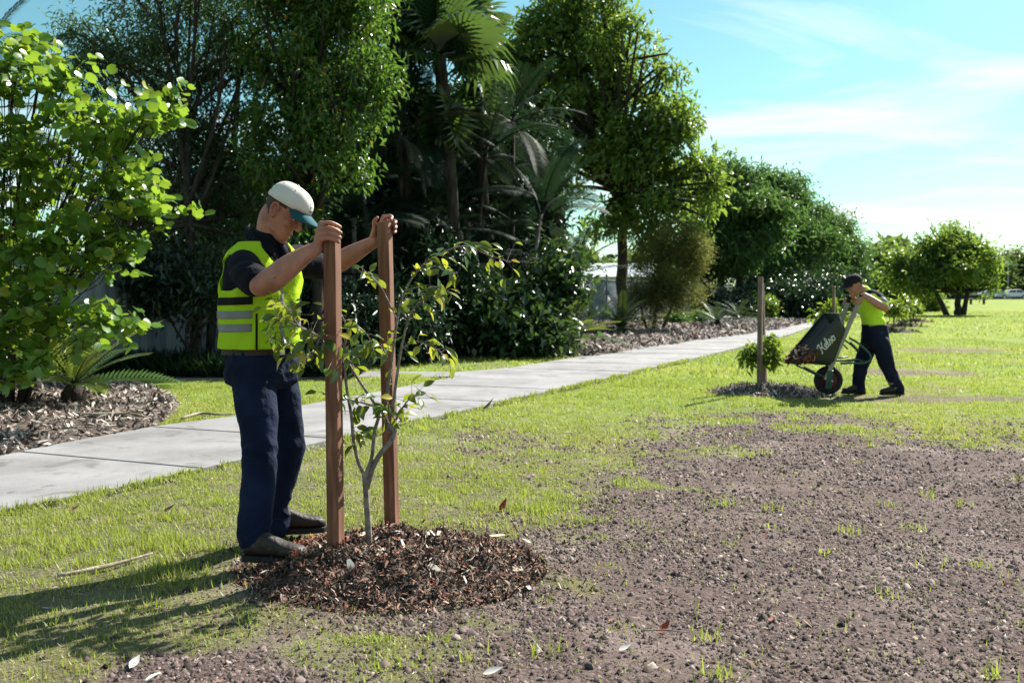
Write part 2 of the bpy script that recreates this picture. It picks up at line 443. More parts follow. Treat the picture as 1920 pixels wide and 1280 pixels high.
# loose bark chips: bent slivers
def chips(name, pos, size, mat, parent=None, kind='stuff', tilt=0.5, thin=0.3):
    n = len(pos)
    az = rng.uniform(0, 2 * np.pi, n); el = rng.normal(0, tilt, n)
    d = np.stack([np.cos(az) * np.cos(el), np.sin(az) * np.cos(el), np.sin(el)], 1)
    up = np.stack([rng.normal(0, .35, n), rng.normal(0, .35, n), np.ones(n)], 1)
    s = np.cross(d, up); s /= np.linalg.norm(s, axis=1)[:, None]; nn = np.cross(s, d)
    L = (size * rng.uniform(0.45, 1.5, n))[:, None]; W = L * rng.uniform(0.4, 1.2, n)[:, None] * thin
    b_ = L * rng.normal(0, 0.12, n)[:, None]
    V = np.stack([pos - d * L * .5 - s * W * .35, pos - d * L * .5 + s * W * .35, pos + s * W * .5 + nn * b_, pos + d * L * .5 + s * W * .2, pos + d * L * .5 - s * W * .25, pos - s * W * .5 + nn * b_], 1).reshape(-1, 3)
    o = np.arange(n)[:, None] * 6
    F = np.concatenate([o + np.array([[0, 1, 2, 5]]), o + np.array([[5, 2, 3, 4]])], 0)
    me = mesh_np(name, V, F)
    ob = link(name, me, mat, parent); 
    if kind: tag(ob, kind=kind)
    return ob
M_CHIP_GREY = mat_island('bark_chip_grey', [(0.0, (0.05, 0.036, 0.03)), (0.3, (0.16, 0.125, 0.11)), (0.6, (0.30, 0.25, 0.225)), (0.85, (0.46, 0.40, 0.36)), (1.0, (0.62, 0.56, 0.5))])
M_CHIP_BROWN = mat_island('bark_chip_brown', [(0.0, (0.016, 0.011, 0.009)), (0.3, (0.06, 0.034, 0.024)), (0.55, (0.14, 0.082, 0.058)), (0.78, (0.27, 0.18, 0.135)), (0.9, (0.28, 0.095, 0.06)), (0.95, (0.36, 0.30, 0.25)), (1.0, (0.6, 0.54, 0.48))])
def scatter_in(poly, n, lo, hi):
    x = rng.uniform(lo[0], hi[0], n); y = rng.uniform(lo[1], hi[1], n); k = in_poly(x, y, poly)
    return x[k], y[k]
def bed_height(bm_obj):
    from mathutils.bvhtree import BVHTree
    me = bm_obj.data
    t = BVHTree.FromPolygons([v.co for v in me.vertices], [tuple(p.vertices) for p in me.polygons])
    def h(x, y):
        r = t.ray_cast(Vector((x, y, 5)), Vector((0, 0, -1))); return r[0].z if r[0] is not None else 0.0
    return h
h1, h2 = bed_height(bed1), bed_height(bed2)
x, y = scatter_in(poly1, 26000, (-9, 5.0), (-2.5, 15.0))
k = x / y > -0.75; x, y = x[k], y[k]
z = np.array([h1(a, c) for a, c in zip(x, y)])
c1 = chips('bark_chips', np.stack([x, y, z + rng.uniform(0.0, 0.03, len(x))], 1), 0.085, M_CHIP_GREY); tag(c1, 'grey bark chips covering the left garden bed', 'bark chips', kind='stuff')
x, y = scatter_in(poly2, 52000, (-6, 14.0), (14, 42.0))
k = x / y > -0.3; x, y = x[k], y[k]
z = np.array([h2(a, c) for a, c in zip(x, y)])
c2 = chips('bark_chips', np.stack([x, y, z + rng.uniform(0.0, 0.04, len(x))], 1), 0.15, M_CHIP_GREY); tag(c2, 'grey bark chips covering the bed under the tree row', 'bark chips', kind='stuff')

# ------------------------------------------------------------------ grass and gravel (uncountable)
M_GRASS = mat_leaf('grass_blades', [(0.0, (0.10, 0.15, 0.025)), (0.35, (0.19, 0.25, 0.04)), (0.6, (0.28, 0.31, 0.055)), (0.8, (0.38, 0.35, 0.11)), (1.0, (0.44, 0.37, 0.20))], trans=(0.45, 0.57, 0.06), tw=0.42, rough=0.5)
def free_lawn(x, y):
    k = ~((x < x_near(y) - 0.005) & (x > x_far(y) + 0.005))
    k &= ~in_poly(x, y, poly1) & ~in_poly(x, y, poly2)
    k &= (x > x_fence(y))
    k &= np.abs(x) < 0.62 * y + 0.6
    SP = [(p.x, p.y) for p in A] + [(p.x, p.y) for p in B[::-1]]
    k &= ~in_poly(x, y, SP)
    return k
def blades(n, lo, hi, hgt, wid, keep_soil=0.03, dens_pow=1.0, soft=False):
    x = rng.uniform(lo[0], hi[0], n); y = rng.uniform(lo[1], hi[1], n)
    s = soil_mask(x, y)
    clump = sstep(0.38, 0.58, fbm(x + 3, y, 7.0, 4)) * (1 - 0.55 * sstep(.5, .62, fbm(x, y + 40, 0.8, 3)))
    pr = np.clip((1 - s) ** 1.2 * (0.16 + 0.84 * clump) + keep_soil * clump, 0, 1)
    k = (rng.random(n) < pr) & free_lawn(x, y)
    x, y, s = x[k], y[k], s[k]; m = len(x)
    hh = hgt * rng.uniform(0.4, 1.25, m) * (1 + 0.9 * sstep(0.55, 0.72, fbm(x, y + 50, 1.1, 3)))
    az = rng.uniform(0, 2 * np.pi, m); lean = np.abs(rng.normal(0.55, 0.35, m))
    w = wid * rng.uniform(0.6, 1.4, m)
    p = np.stack([x, y, relief(x, y) - 0.004], 1)
    side = np.stack([-np.sin(az), np.cos(az), 0 * az], 1) * w[:, None]
    d = np.stack([np.cos(az) * np.sin(lean), np.sin(az) * np.sin(lean), np.cos(lean)], 1) * hh[:, None]
    V = np.stack([p - side * .5, p + side * .5, p + d], 1).reshape(-1, 3)
    return V
def blade_tris(x, y, z, hh, w, lean_mu=.45):
    m = len(x); az = rng.uniform(0, 2 * np.pi, m); lean = np.abs(rng.normal(lean_mu, .3, m))
    p = np.stack([x, y, z], 1); side = np.stack([-np.sin(az), np.cos(az), 0 * az], 1) * w[:, None]
    d = np.stack([np.cos(az) * np.sin(lean), np.sin(az) * np.sin(lean), np.cos(lean)], 1) * hh[:, None]
    return np.stack([p - side * .5, p + side * .5, p + d], 1).reshape(-1, 3)
def edge_blades(n):                    # ragged fringe hanging over the concrete edge
    y = 2 + 16 * rng.random(n) ** 1.4; x = x_near(y) + np.abs(rng.normal(0, .03, n)) - .012
    k = fbm(x, y, 3.0, 3) > .42; x, y = x[k], y[k]; m = len(x)
    return blade_tris(x, y, np.full(m, .0), .05 * rng.uniform(.5, 1.5, m), .006 * rng.uniform(.6, 1.4, m) * (1 + y / 10), .6)
def tufts(n):                          # coarser weeds and tufts in the worn lawn
    cx = rng.uniform(-2.6, 4.6, n * 3); cy_ = 2.6 + 8.5 * rng.random(n * 3); s = soil_mask(cx, cy_); k = (rng.random(n * 3) < .12 + .9 * s * (1 - s) * 2) & free_lawn(cx, cy_) & (np.hypot(cx + .6, cy_ - 4.5) > .85)
    cx, cy_ = cx[k][:n], cy_[k][:n]; x = np.repeat(cx, 22) + rng.normal(0, .035, len(cx) * 22); y = np.repeat(cy_, 22) + rng.normal(0, .03, len(cx) * 22); m = len(x)
    hs = np.repeat(rng.uniform(.03, .085, len(cx)), 22)
    return blade_tris(x, y, relief(x, y) - .004, hs * rng.uniform(.5, 1.3, m), .0055 * rng.uniform(.6, 1.3, m) * (1 + y / 14), .5)
Vs = np.concatenate([
    blades(430000, (-3.4, 2.3), (2.2, 7.6), 0.030, 0.0052),
    blades(260000, (-4.6, 7.6), (5.5, 14.0), 0.034, 0.0088),
    blades(30000, (2.2, 3.0), (5.0, 9.0), 0.035, 0.0055), blades(70000, (5.5, 8.0), (9.5, 14.0), 0.036, 0.0095),
    blades(150000, (-6, 14), (12, 26), 0.05, 0.017),
    blades(70000, (-2, 26), (32, 60), 0.06, 0.04), edge_blades(9000), tufts(330)])
gme = mesh_np('grass', Vs, np.arange(len(Vs)).reshape(-1, 3))
tag(link('grass', gme, M_GRASS), 'short patchy yellow green grass of the lawn', 'grass', kind='stuff')

M_STONE = mat_island('gravel', [(0.0, (0.028, 0.020, 0.018)), (0.4, (0.090, 0.066, 0.060)), (0.75, (0.165, 0.125, 0.113)), (0.96, (0.25, 0.195, 0.175)), (1.0, (0.42, 0.34, 0.30))], rough=0.9)
def stones(n, lo, hi, size):
    x = rng.uniform(lo[0], hi[0], n); y = rng.uniform(lo[1], hi[1], n)
    s = soil_mask(x, y); k = (rng.random(n) < s * (0.35 + 0.65 * sstep(0.35, 0.6, fbm(x, y, 2.2, 3)))) & free_lawn(x, y); x, y = x[k], y[k]; m = len(x)
    r = np.minimum(size * np.exp(rng.normal(0, 0.45, m)), .02)
    p = np.stack([x, y, relief(x, y) + r * 0.15], 1)
    tmpl = np.array([[1, .1, -.1], [.1, .95, -.1], [-1, .15, -.1], [-.1, -.95, -.1], [.38, .05, .75], [-.4, .0, .62]])
    V = tmpl[None] * (1 + rng.normal(0, 0.25, (m, 6, 3)))
    a = rng.uniform(0, 2 * np.pi, m); c, s_ = np.cos(a)[:, None], np.sin(a)[:, None]
    V = np.stack([V[..., 0] * c - V[..., 1] * s_, V[..., 0] * s_ + V[..., 1] * c, V[..., 2]], -1) * r[:, None, None] + p[:, None]
    o = np.arange(m)[:, None] * 6
    F = np.concatenate([o + np.array([t_]) for t_ in ([0, 1, 4], [1, 5, 4], [1, 2, 5], [2, 3, 5], [3, 4, 5], [3, 0, 4])], 0)
    return V.reshape(-1, 3), F
sv = []; sf = []; off = 0
for args in ((95000, (-1.6, 2.4), (3.6, 6.0), 0.0054), (4500, (-1.6, 2.4), (4.2, 7.0), 0.0088), (40000, (-0.5, 6.0), (5.0, 10.2), 0.0075), (350, (-1.6, 2.6), (4.6, 9.0), 0.012)):
    V, F = stones(*args); sv.append(V); sf.append(F + off); off += len(V)
tag(link('gravel', mesh_np('gravel', np.concatenate(sv), np.concatenate(sf)), M_STONE), 'mauve brown gravel scattered over the bare earth', 'gravel', kind='stuff')

# ================================================================== VEGETATION
M_BARK = mat_noise('bark_dark', (0.015, 0.012, 0.011), (0.065, 0.052, 0.044), 14, 0.95, 0.7, 40, stretch=(1, 1, 0.25))
M_BARK_PALE = mat_noise('bark_pale', (0.10, 0.085, 0.07), (0.32, 0.28, 0.24), 14, 0.9, 0.5, 40, stretch=(1, 1, 0.3))
L_FINE = mat_leaf('leaf_fine', [(0, (0.02, 0.045, 0.02)), (0.6, (0.045, 0.09, 0.032)), (1, (0.085, 0.14, 0.05))], (0.16, 0.30, 0.05), 0.32, 0.38, 0.55)
L_BOX = mat_leaf('leaf_brush_box', [(0, (0.022, 0.055, 0.014)), (0.6, (0.05, 0.12, 0.02)), (0.96, (0.09, 0.17, 0.03)), (1, (0.35, 0.10, 0.03))], (0.22, 0.42, 0.04), 0.34, 0.33, 0.55)
L_DARK = mat_leaf('leaf_dark', [(0, (0.008, 0.02, 0.012)), (0.7, (0.018, 0.042, 0.022)), (1, (0.04, 0.075, 0.03))], (0.05, 0.12, 0.03), 0.2, 0.35, 0.5)  # near-black leaf: deep shade is put into the colour
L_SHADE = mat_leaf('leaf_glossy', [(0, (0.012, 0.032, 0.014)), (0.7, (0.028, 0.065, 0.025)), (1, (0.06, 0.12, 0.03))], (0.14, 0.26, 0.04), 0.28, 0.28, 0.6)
L_LIME = mat_leaf('leaf_lime', [(0, (0.035, 0.075, 0.018)), (0.5, (0.075, 0.145, 0.028)), (1, (0.15, 0.22, 0.04))], (0.36, 0.52, 0.06), 0.44, 0.4, 0.5)
L_OLIVE = mat_leaf('leaf_olive', [(0, (0.05, 0.07, 0.02)), (0.6, (0.10, 0.13, 0.035)), (0.93, (0.16, 0.17, 0.05)), (1, (0.28, 0.17, 0.08))], (0.36, 0.38, 0.08), 0.35, 0.55, 0.3)
L_FERN = mat_leaf('leaf_feathery', [(0, (0.018, 0.05, 0.018)), (0.6, (0.035, 0.095, 0.03)), (1, (0.07, 0.15, 0.04))], (0.20, 0.36, 0.07), 0.36, 0.45, 0.4)
L_FAR = mat_leaf('leaf_far', [(0, (0.035, 0.065, 0.03)), (0.6, (0.075, 0.125, 0.04)), (1, (0.14, 0.19, 0.05))], (0.24, 0.34, 0.06), 0.35, 0.5, 0.4)
L_BUSH = mat_leaf('leaf_bush', [(0, (0.05, 0.13, 0.018)), (0.6, (0.09, 0.20, 0.022)), (0.92, (0.14, 0.25, 0.03)), (1, (0.34, 0.34, 0.04))], (0.36, 0.52, 0.04), 0.45, 0.34, 0.5)
L_BUSH_O = mat_leaf('leaf_bush_single', [(0, (0.05, 0.13, 0.018)), (0.6, (0.09, 0.20, 0.022)), (0.92, (0.14, 0.25, 0.03)), (1, (0.34, 0.34, 0.04))], (0.36, 0.52, 0.04), 0.45, 0.34, 0.5, per='object')
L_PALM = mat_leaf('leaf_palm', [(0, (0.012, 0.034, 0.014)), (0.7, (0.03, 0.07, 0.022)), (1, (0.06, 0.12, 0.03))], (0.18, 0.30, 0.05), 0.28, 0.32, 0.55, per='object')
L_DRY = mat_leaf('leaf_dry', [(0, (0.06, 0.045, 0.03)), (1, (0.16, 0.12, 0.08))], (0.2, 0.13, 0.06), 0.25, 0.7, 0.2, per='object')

L_PALM_SHADED = mat_leaf('leaf_palm_shaded', [(0, (0.006, 0.014, 0.010)), (0.8, (0.014, 0.034, 0.018)), (1, (0.05, 0.045, 0.03))], (0.04, 0.09, 0.03), 0.2, 0.65, 0.15, per='object')  # darker copy of the palm leaf, with shade painted into its colour
def nrm(v): return v / (np.linalg.norm(v, axis=1)[:, None] + 1e-9)
def leaf_cloud(pos, d, L, W, fold=0.25, curl=0.15):
    n = len(pos); d = nrm(d)
    up = np.stack([rng.normal(0, .6, n), rng.normal(0, .6, n), np.ones(n)], 1)
    s = nrm(np.cross(d, up)); nn = np.cross(s, d)
    L = (L * rng.uniform(0.65, 1.3, n))[:, None]; W = (W * rng.uniform(0.7, 1.25, n))[:, None]
    mid = pos + d * L * 0.45 - nn * L * curl * 0.0
    V = np.stack([pos, mid + s * W * .5 + nn * W * fold, pos + d * L - nn * L * curl, mid - s * W * .5 + nn * W * fold], 1).reshape(-1, 3)
    o = np.arange(n)[:, None] * 4
    F = np.concatenate([o + np.array([[0, 1, 2]]), o + np.array([[0, 2, 3]])], 0)
    return V, F
def sample_lobes(lobes, n, shell=0.42):
    vol = np.array([l_[1][0] * l_[1][1] * l_[1][2] for l_ in lobes]) ** 0.75
    ids = rng.choice(len(lobes), n, p=vol / vol.sum())
    u = nrm(rng.normal(size=(n, 3))); r = rng.random(n) ** shell
    C = np.array([l_[0] for l_ in lobes]); Rr = np.array([l_[1] for l_ in lobes])
    return C[ids] + u * r[:, None] * Rr[ids], ids, u
def lobe(px, py, Y, rx, ry, rd=None):
    s = Y / FPX
    return (tuple(P(px, py, Y)), (rx * s, rd if rd else rx * s, ry * s))
def tree(name, label, cat, base, trunk, tr, lobes, ncl, per, sig, L, W, lm, bm_=None, droop=0.35, group=None, flat=1.0, limbs=True, twigs=10, extra_trunks=(), crown='crown', gap_s=.55, sprigs=4):
    bm_ = bm_ or M_BARK
    t = empty(name, base); tag(t, label, cat, group)
    mb = MB()
    tp = [Vector(base) + Vector((0, 0, -0.1))] + [Vector(p) for p in trunk]
    sm = [Vector(p) for p in catmull(tp, 5)]
    sm = [p + Vector((random.gauss(0, tr * .15), random.gauss(0, tr * .15), 0)) for p in sm]
    mb.tube(sm, [tr * (1.25 if i == 0 else 1) * (1 - 0.62 * i / (len(sm) - 1)) for i in range(len(sm))], 9)
    for et in extra_trunks:
        e = [Vector(p) for p in catmull(et, 5)]
        mb.tube(e, [tr * 0.8 * (1 - 0.6 * i / (len(e) - 1)) for i in range(len(e))], 7)
    if sprigs:
        ex_ = []
        for c, r in lobes:
            for _ in range(sprigs):
                d_ = Vector((random.gauss(0, 1), random.gauss(0, 1), random.gauss(.25, 1))).normalized(); k_ = random.uniform(.22, .4)
                ex_.append(((c[0] + d_.x * r[0] * 1.08, c[1] + d_.y * r[1] * 1.08, c[2] + d_.z * r[2] * 1.08), (r[0] * k_, r[1] * k_, r[2] * k_)))
        lobes = list(lobes) + ex_
    cl, ids, u = sample_lobes(lobes, int(ncl * 1.6))
    q_ = 1.0 / (gap_s * max(.3, float(np.mean([l_[1][0] for l_ in lobes]))))
    g_ = vnoise(cl[:, 0] * q_ + cl[:, 2] * q_ * .7 + 11, cl[:, 2] * q_ + cl[:, 1] * q_ * .6 + 3) + rng.normal(0, .06, len(cl))
    o_ = np.argsort(-g_)[:ncl]; rng.shuffle(o_); cl, ids, u = cl[o_], ids[o_], u[o_]
    if limbs:
        for i, (c, r) in enumerate(lobes):
            c = Vector(c)
            a = sm[int(len(sm) * random.uniform(0.5, 0.95))]
            if c.z < a.z: a = sm[max(1, int(len(sm) * 0.5))]
            m1 = a.lerp(c, 0.5) + Vector((random.gauss(0, .12), random.gauss(0, .12), abs(random.gauss(0, .2)) * r[2]))
            lp = [Vector(p) for p in catmull([a, m1, c], 5)]
            mb.tube(lp, [tr * 0.42 * (1 - 0.65 * k / (len(lp) - 1)) for k in range(len(lp))], 6)
            mine = np.where(ids == i)[0]
            for j in mine[:twigs]:
                q = lp[random.randint(len(lp) // 2, len(lp) - 1)]; e = Vector(cl[j])
                mb.tube([q, q.lerp(e, .5) + Vector((0, 0, .06 * (e - q).length)), e], [tr * 0.14, tr * 0.09, tr * 0.04], 4)
    mb.obj('trunk', bm_, t, smooth=True)
    pos = np.repeat(cl, per, 0); n = len(pos)
    pos = pos + rng.normal(0, 1, (n, 3)) * np.array([sig, sig, sig * flat])
    d = rng.normal(0, 1, (n, 3)) + np.repeat(u, per, 0) * 0.6; d[:, 2] -= droop * 1.5
    V, F = leaf_cloud(pos, d, L, W)
    link(crown, mesh_np(crown, V, F), lm, t)
    return t
def onground(px, Y): return Vector(((px - 960) / FPX * Y * (ray(px, 545).y ** -1 if False else 1.0), Y, 0.0))

# ---- pinnate and fan fronds
def pinnate_mesh(name, L, nl, ll, lw, arch=0.6, stem=0.18, drop=0.35, rr=0.012, vee=0.3):
    mb = MB(); pts = []
    for i in range(15):
        s = i / 14; a = -arch * s * s * 1.3 + 0.0
        pts.append(Vector((L * (s - 0.12 * arch * s ** 3), 0, L * (0.08 * s - 0.5 * arch * s * s))))
    mb.tube(pts, [rr * (1 - 0.8 * i / 14) for i in range(15)], 4)
    for i in range(nl):
        s = stem + (1 - stem) * (i + 0.5) / nl; q = s * 14; k = min(13, int(q)); p = pts[k].lerp(pts[k + 1], q - k); t = (pts[k + 1] - pts[k]).normalized()
        w = ll * (0.35 + 0.65 * math.sin(math.pi * min(1, (s - stem) / (1 - stem) * 0.82 + 0.14))) * random.uniform(.9, 1.1)
        for sd in (-1, 1):
            d = (t * (0.45 + 0.45 * s) + Vector((0, sd, vee))).normalized(); side = (t - d * t.dot(d)).normalized()
            tip = p + d * w - Vector((0, 0, w * drop)); md = p + d * w * .45 - Vector((0, 0, w * drop * .12))
            mb.add([p - side * lw * .25, p + side * lw * .25, md + side * lw * .5, tip, md - side * lw * .5], [(0, 1, 2, 4), (4, 2, 3)])
    return mb.mesh(name)
def fan_mesh(name, Rr=1.0, nseg=30, pet=0.9, span=5.0):
    mb = MB(); mb.tube([(0, 0, 0), (pet * .5, 0, .03), (pet, 0, 0)], [.022, .016, .012], 4)
    hub = Vector((pet, 0, 0)); o = len(mb.v)
    ring = []
    for i in range(nseg * 2 + 1):
        th = -span / 2 + span * i / (nseg * 2); r = Rr * (0.62 + 0.08 * math.cos(th))
        ring.append(hub + Vector((math.cos(th) * r, math.sin(th) * r, (0.028 if i % 2 else -0.028) * Rr - 0.18 * r * r / Rr - 0.10 * abs(th) * 0.4)))
    mb.add([hub] + ring, [(0, i + 1, i + 2) for i in range(nseg * 2)])
    for i in range(nseg):
        a, c, e = ring[2 * i], ring[2 * i + 1], ring[2 * i + 2]
        th = -span / 2 + span * (2 * i + 1) / (nseg * 2); r = Rr * (1.0 + 0.1 * math.cos(th)) * random.uniform(.92, 1.05)
        tip = hub + Vector((math.cos(th) * r, math.sin(th) * r, -0.42 * Rr * random.uniform(.7, 1.3) - 0.05 * abs(th)))
        m1 = c.lerp(tip, .5) + Vector((0, 0, .07 * Rr)); sd = (e - a) * 0.28
        mb.add([a, c, e, m1 + sd, m1 - sd, tip], [(0, 1, 4), (1, 3, 4), (1, 2, 3), (4, 3, 5)])
    return mb.mesh(name)
def put_frond(me, mat, parent, at, az, el, roll=0.0, scale=1.0, name='frond'):
    o = link(name, me, mat, parent, loc=at)
    q = Quaternion((0, 0, 1), az) @ Quaternion((0, 1, 0), -el) @ Quaternion((1, 0, 0), roll)
    o.rotation_mode = 'QUATERNION'; o.rotation_quaternion = q; o.scale = (scale,) * 3
    return o

# ---- the row, left to right
tree('fine_leaved_tree', 'tall airy tree with tiny narrow bluish leaves behind the round-leaved bush', 'tree', onground(364, 15.6),
     [P(368, 560, 15.6), P(355, 420, 15.8), P(345, 250, 16.2), P(330, 90, 16.6)], 0.10,
     [lobe(235, 150, 17, 95, 85), lobe(330, 60, 17, 120, 90), lobe(420, 150, 17, 80, 110), lobe(300, 260, 16.5, 110, 80), lobe(400, 330, 16.5, 90, 80), lobe(290, 400, 16.2, 90, 70),
      lobe(390, -60, 17, 150, 90), lobe(440, 40, 16.6, 70, 80), lobe(330, 500, 16.4, 120, 60), lobe(180, 90, 17.2, 50, 50), lobe(460, 300, 17, 70, 90), lobe(240, 330, 16.8, 80, 80), lobe(440, 440, 16.8, 80, 70)], 560, 80, 0.16, 0.11, 0.026, L_FINE, M_BARK, 0.4, extra_trunks=[[onground(392, 16.4), P(405, 450, 16.4), P(440, 250, 16.6), P(450, 60, 16.6)]])
tree('brush_box_tree', 'leafy mid-green tree with glossy leaves, directly above the man in the white cap', 'tree', onground(600, 16.2),
     [P(596, 560, 16.2), P(588, 400, 16.2), P(560, 240, 16.2), P(575, 60, 16.2)], 0.11,
     [lobe(560, 40, 16, 90, 70), lobe(660, 40, 15.7, 80, 70), lobe(690, 140, 15.5, 50, 50), lobe(600, 150, 15.5, 90, 60), lobe(520, 130, 16, 70, 70), lobe(640, 230, 15.4, 70, 45), lobe(550, 240, 15.6, 75, 50), lobe(610, -60, 16, 150, 70), lobe(600, 310, 15.5, 60, 35), lobe(500, 330, 15.9, 60, 40), lobe(560, 400, 15.7, 50, 30)],
     260, 85, 0.14, 0.125, 0.046, L_BOX, M_BARK, 0.45, sprigs=6)
tree('backing_tree', 'dark tree added behind the fence, left of the white cap, showing between lighter leaves', 'tree', onground(470, 23),  # added as dark filling, blocks the low sky behind the row
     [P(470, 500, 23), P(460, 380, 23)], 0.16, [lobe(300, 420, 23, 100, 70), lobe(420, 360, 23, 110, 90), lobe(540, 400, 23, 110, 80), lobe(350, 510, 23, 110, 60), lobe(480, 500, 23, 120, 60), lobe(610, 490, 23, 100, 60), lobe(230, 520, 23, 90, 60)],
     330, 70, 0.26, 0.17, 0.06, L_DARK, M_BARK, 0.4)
tree('backing_tree', 'dark tree added behind the fence, showing between the two timber stakes and the palms', 'tree', onground(700, 25),  # second added tree, keeps low sky from showing through
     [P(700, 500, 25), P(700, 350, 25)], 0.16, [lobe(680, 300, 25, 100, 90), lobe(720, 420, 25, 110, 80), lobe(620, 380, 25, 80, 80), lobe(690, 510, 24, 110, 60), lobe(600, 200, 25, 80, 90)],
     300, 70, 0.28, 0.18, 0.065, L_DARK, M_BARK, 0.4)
tree('backing_tree', 'dark tree added to close the gap behind the palm trunks', 'tree', onground(860, 24.5),  # added dark mass, so no sky shows between the palms
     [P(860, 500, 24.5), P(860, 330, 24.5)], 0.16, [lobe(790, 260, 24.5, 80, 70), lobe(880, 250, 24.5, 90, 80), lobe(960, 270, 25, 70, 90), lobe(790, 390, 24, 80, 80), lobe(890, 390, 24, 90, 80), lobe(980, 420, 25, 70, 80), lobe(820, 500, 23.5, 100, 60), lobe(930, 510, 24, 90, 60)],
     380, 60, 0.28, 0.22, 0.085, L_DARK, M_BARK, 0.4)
tree('big_lime_leaved_tree', 'largest tree, lime green leaves sunlit on its right side, right of the palms', 'tree', onground(1168, 32),
     [P(1168, 470, 32), P(1165, 360, 32), P(1150, 220, 32), P(1120, 90, 32)], 0.2,
     [lobe(1000, 90, 32, 80, 50), lobe(1090, 40, 32, 80, 50), lobe(1170, 110, 31, 75, 55), lobe(1225, 200, 31, 65, 55), lobe(1120, 190, 32, 80, 60), lobe(1270, 290, 30.5, 50, 45), lobe(1030, 190, 32, 75, 60), lobe(1180, 300, 31, 70, 45), lobe(1085, 300, 32, 60, 50),
      lobe(1250, 400, 30.3, 75, 38), lobe(1150, 400, 31, 55, 35), lobe(1300, 370, 30, 40, 30), lobe(960, 120, 32, 50, 50), lobe(1080, -10, 32, 70, 35), lobe(1210, 450, 30.4, 50, 25), lobe(1290, 235, 30.6, 36, 34), lobe(1315, 320, 30.2, 30, 30), lobe(940, 190, 31, 50, 60), lobe(1240, 130, 31, 45, 40)],
     330, 75, 0.23, 0.25, 0.095, L_LIME, M_BARK, 0.4, twigs=16, sprigs=6, extra_trunks=[[P(1165, 420, 32), P(1200, 330, 31.5), P(1240, 240, 31)], [P(1165, 380, 32), P(1100, 280, 32), P(1040, 190, 32)]])
tree('bottlebrush_tree', 'low olive green fine-leaved tree reaching over the mulch bed', 'tree', onground(1225, 29),
     [P(1228, 590, 29), P(1235, 530, 29), P(1245, 470, 29)], 0.07,
     [lobe(1245, 455, 29, 55, 40), lobe(1285, 500, 28.6, 45, 42), lobe(1230, 520, 28.8, 55, 45), lobe(1280, 545, 28.4, 45, 30), lobe(1205, 565, 28.6, 40, 35), lobe(1300, 465, 28.8, 28, 30)],
     220, 130, 0.14, 0.10, 0.022, L_OLIVE, M_BARK, 0.1, extra_trunks=[[onground(1238, 29), P(1262, 570, 29), P(1285, 520, 29)], [onground(1215, 29), P(1205, 590, 29), P(1200, 560, 29)]])
for (nm, lab, bx, Y, tk, lbs) in (
    ('feathery_tree', 'feathery green tree, tallest of the three behind the lone tree stake', 1390, 46, [P(1388, 520, 46), P(1380, 440, 46), P(1360, 370, 46)],
     [lobe(1335, 335, 46, 60, 32), lobe(1385, 380, 45, 70, 38), lobe(1320, 410, 46, 50, 45), lobe(1420, 440, 45, 60, 40), lobe(1360, 470, 45, 65, 40), lobe(1310, 500, 46, 40, 40)]),
    ('feathery_tree', 'feathery green tree, middle one of the three above the wheelbarrow', 1480, 54, [P(1478, 520, 54), P(1472, 450, 54), P(1465, 380, 54)],
     [lobe(1460, 350, 54, 50, 26), lobe(1495, 395, 54, 50, 30), lobe(1450, 430, 53, 50, 40), lobe(1500, 465, 52, 55, 40), lobe(1440, 510, 51, 50, 35)]),
    ('feathery_tree', 'feathery green tree, lowest and farthest of the three beside the far path', 1565, 66, [P(1562, 530, 66), P(1558, 480, 66), P(1556, 430, 66)],
     [lobe(1550, 430, 66, 40, 26), lobe(1580, 470, 65, 36, 36), lobe(1535, 480, 64, 45, 36), lobe(1590, 515, 64, 30, 30), lobe(1550, 525, 62, 45, 28)])):
    tree(nm, lab, 'tree', onground(bx, Y), tk, 0.22, lbs, 300, 75, 0.40, 0.34, 0.085, L_FERN, M_BARK, 0.25, group='feathery trees along the fence', flat=0.5, twigs=14,
         extra_trunks=[[onground(bx - 25, Y), P(bx - 35, 540, Y), P(bx - 50, 470, Y)]])
tree('leaning_park_tree', 'spreading tree with leaning trunks standing alone on the lawn', 'tree', onground(1797, 51),
     [P(1797, 570, 51), P(1800, 530, 51), P(1800, 470, 51)], 0.2,
     [lobe(1757, 462, 51, 36, 24), lobe(1805, 465, 51, 34, 30), lobe(1715, 490, 51, 40, 26), lobe(1775, 505, 50.5, 50, 24), lobe(1840, 500, 51, 28, 28), lobe(1680, 520, 51, 26, 18), lobe(1735, 440, 51, 22, 14), lobe(1795, 432, 51.3, 20, 12), lobe(1720, 530, 50.5, 34, 16), lobe(1850, 530, 51, 16, 14)],
     125, 60, 0.27, 0.32, 0.12, L_LIME, M_BARK, 0.3, sprigs=6, extra_trunks=[[P(1776, 593, 51), P(1762, 562, 51), P(1748, 535, 51), P(1735, 490, 51)], [P(1806, 590, 51), P(1812, 560, 51), P(1822, 510, 51)]])
far_specs = [('far_tree', 'dark tree mass just right of the bending man\'s back, behind the lone park tree', 1652, 105, 44, 62), ('far_tree', 'dark distant tree left of the park tree trunks', 1700, 125, 40, 50),
             ('far_tree', 'distant tree seen under the middle of the park tree', 1770, 150, 42, 40), ('far_tree', 'bluish far tree right of the lone park tree', 1862, 155, 30, 52),
             ('far_tree', 'bluish far tree nearest the right edge of the picture', 1905, 160, 34, 74), ('far_tree', 'distant low tree at the end of the footpath', 1615, 120, 30, 44)]
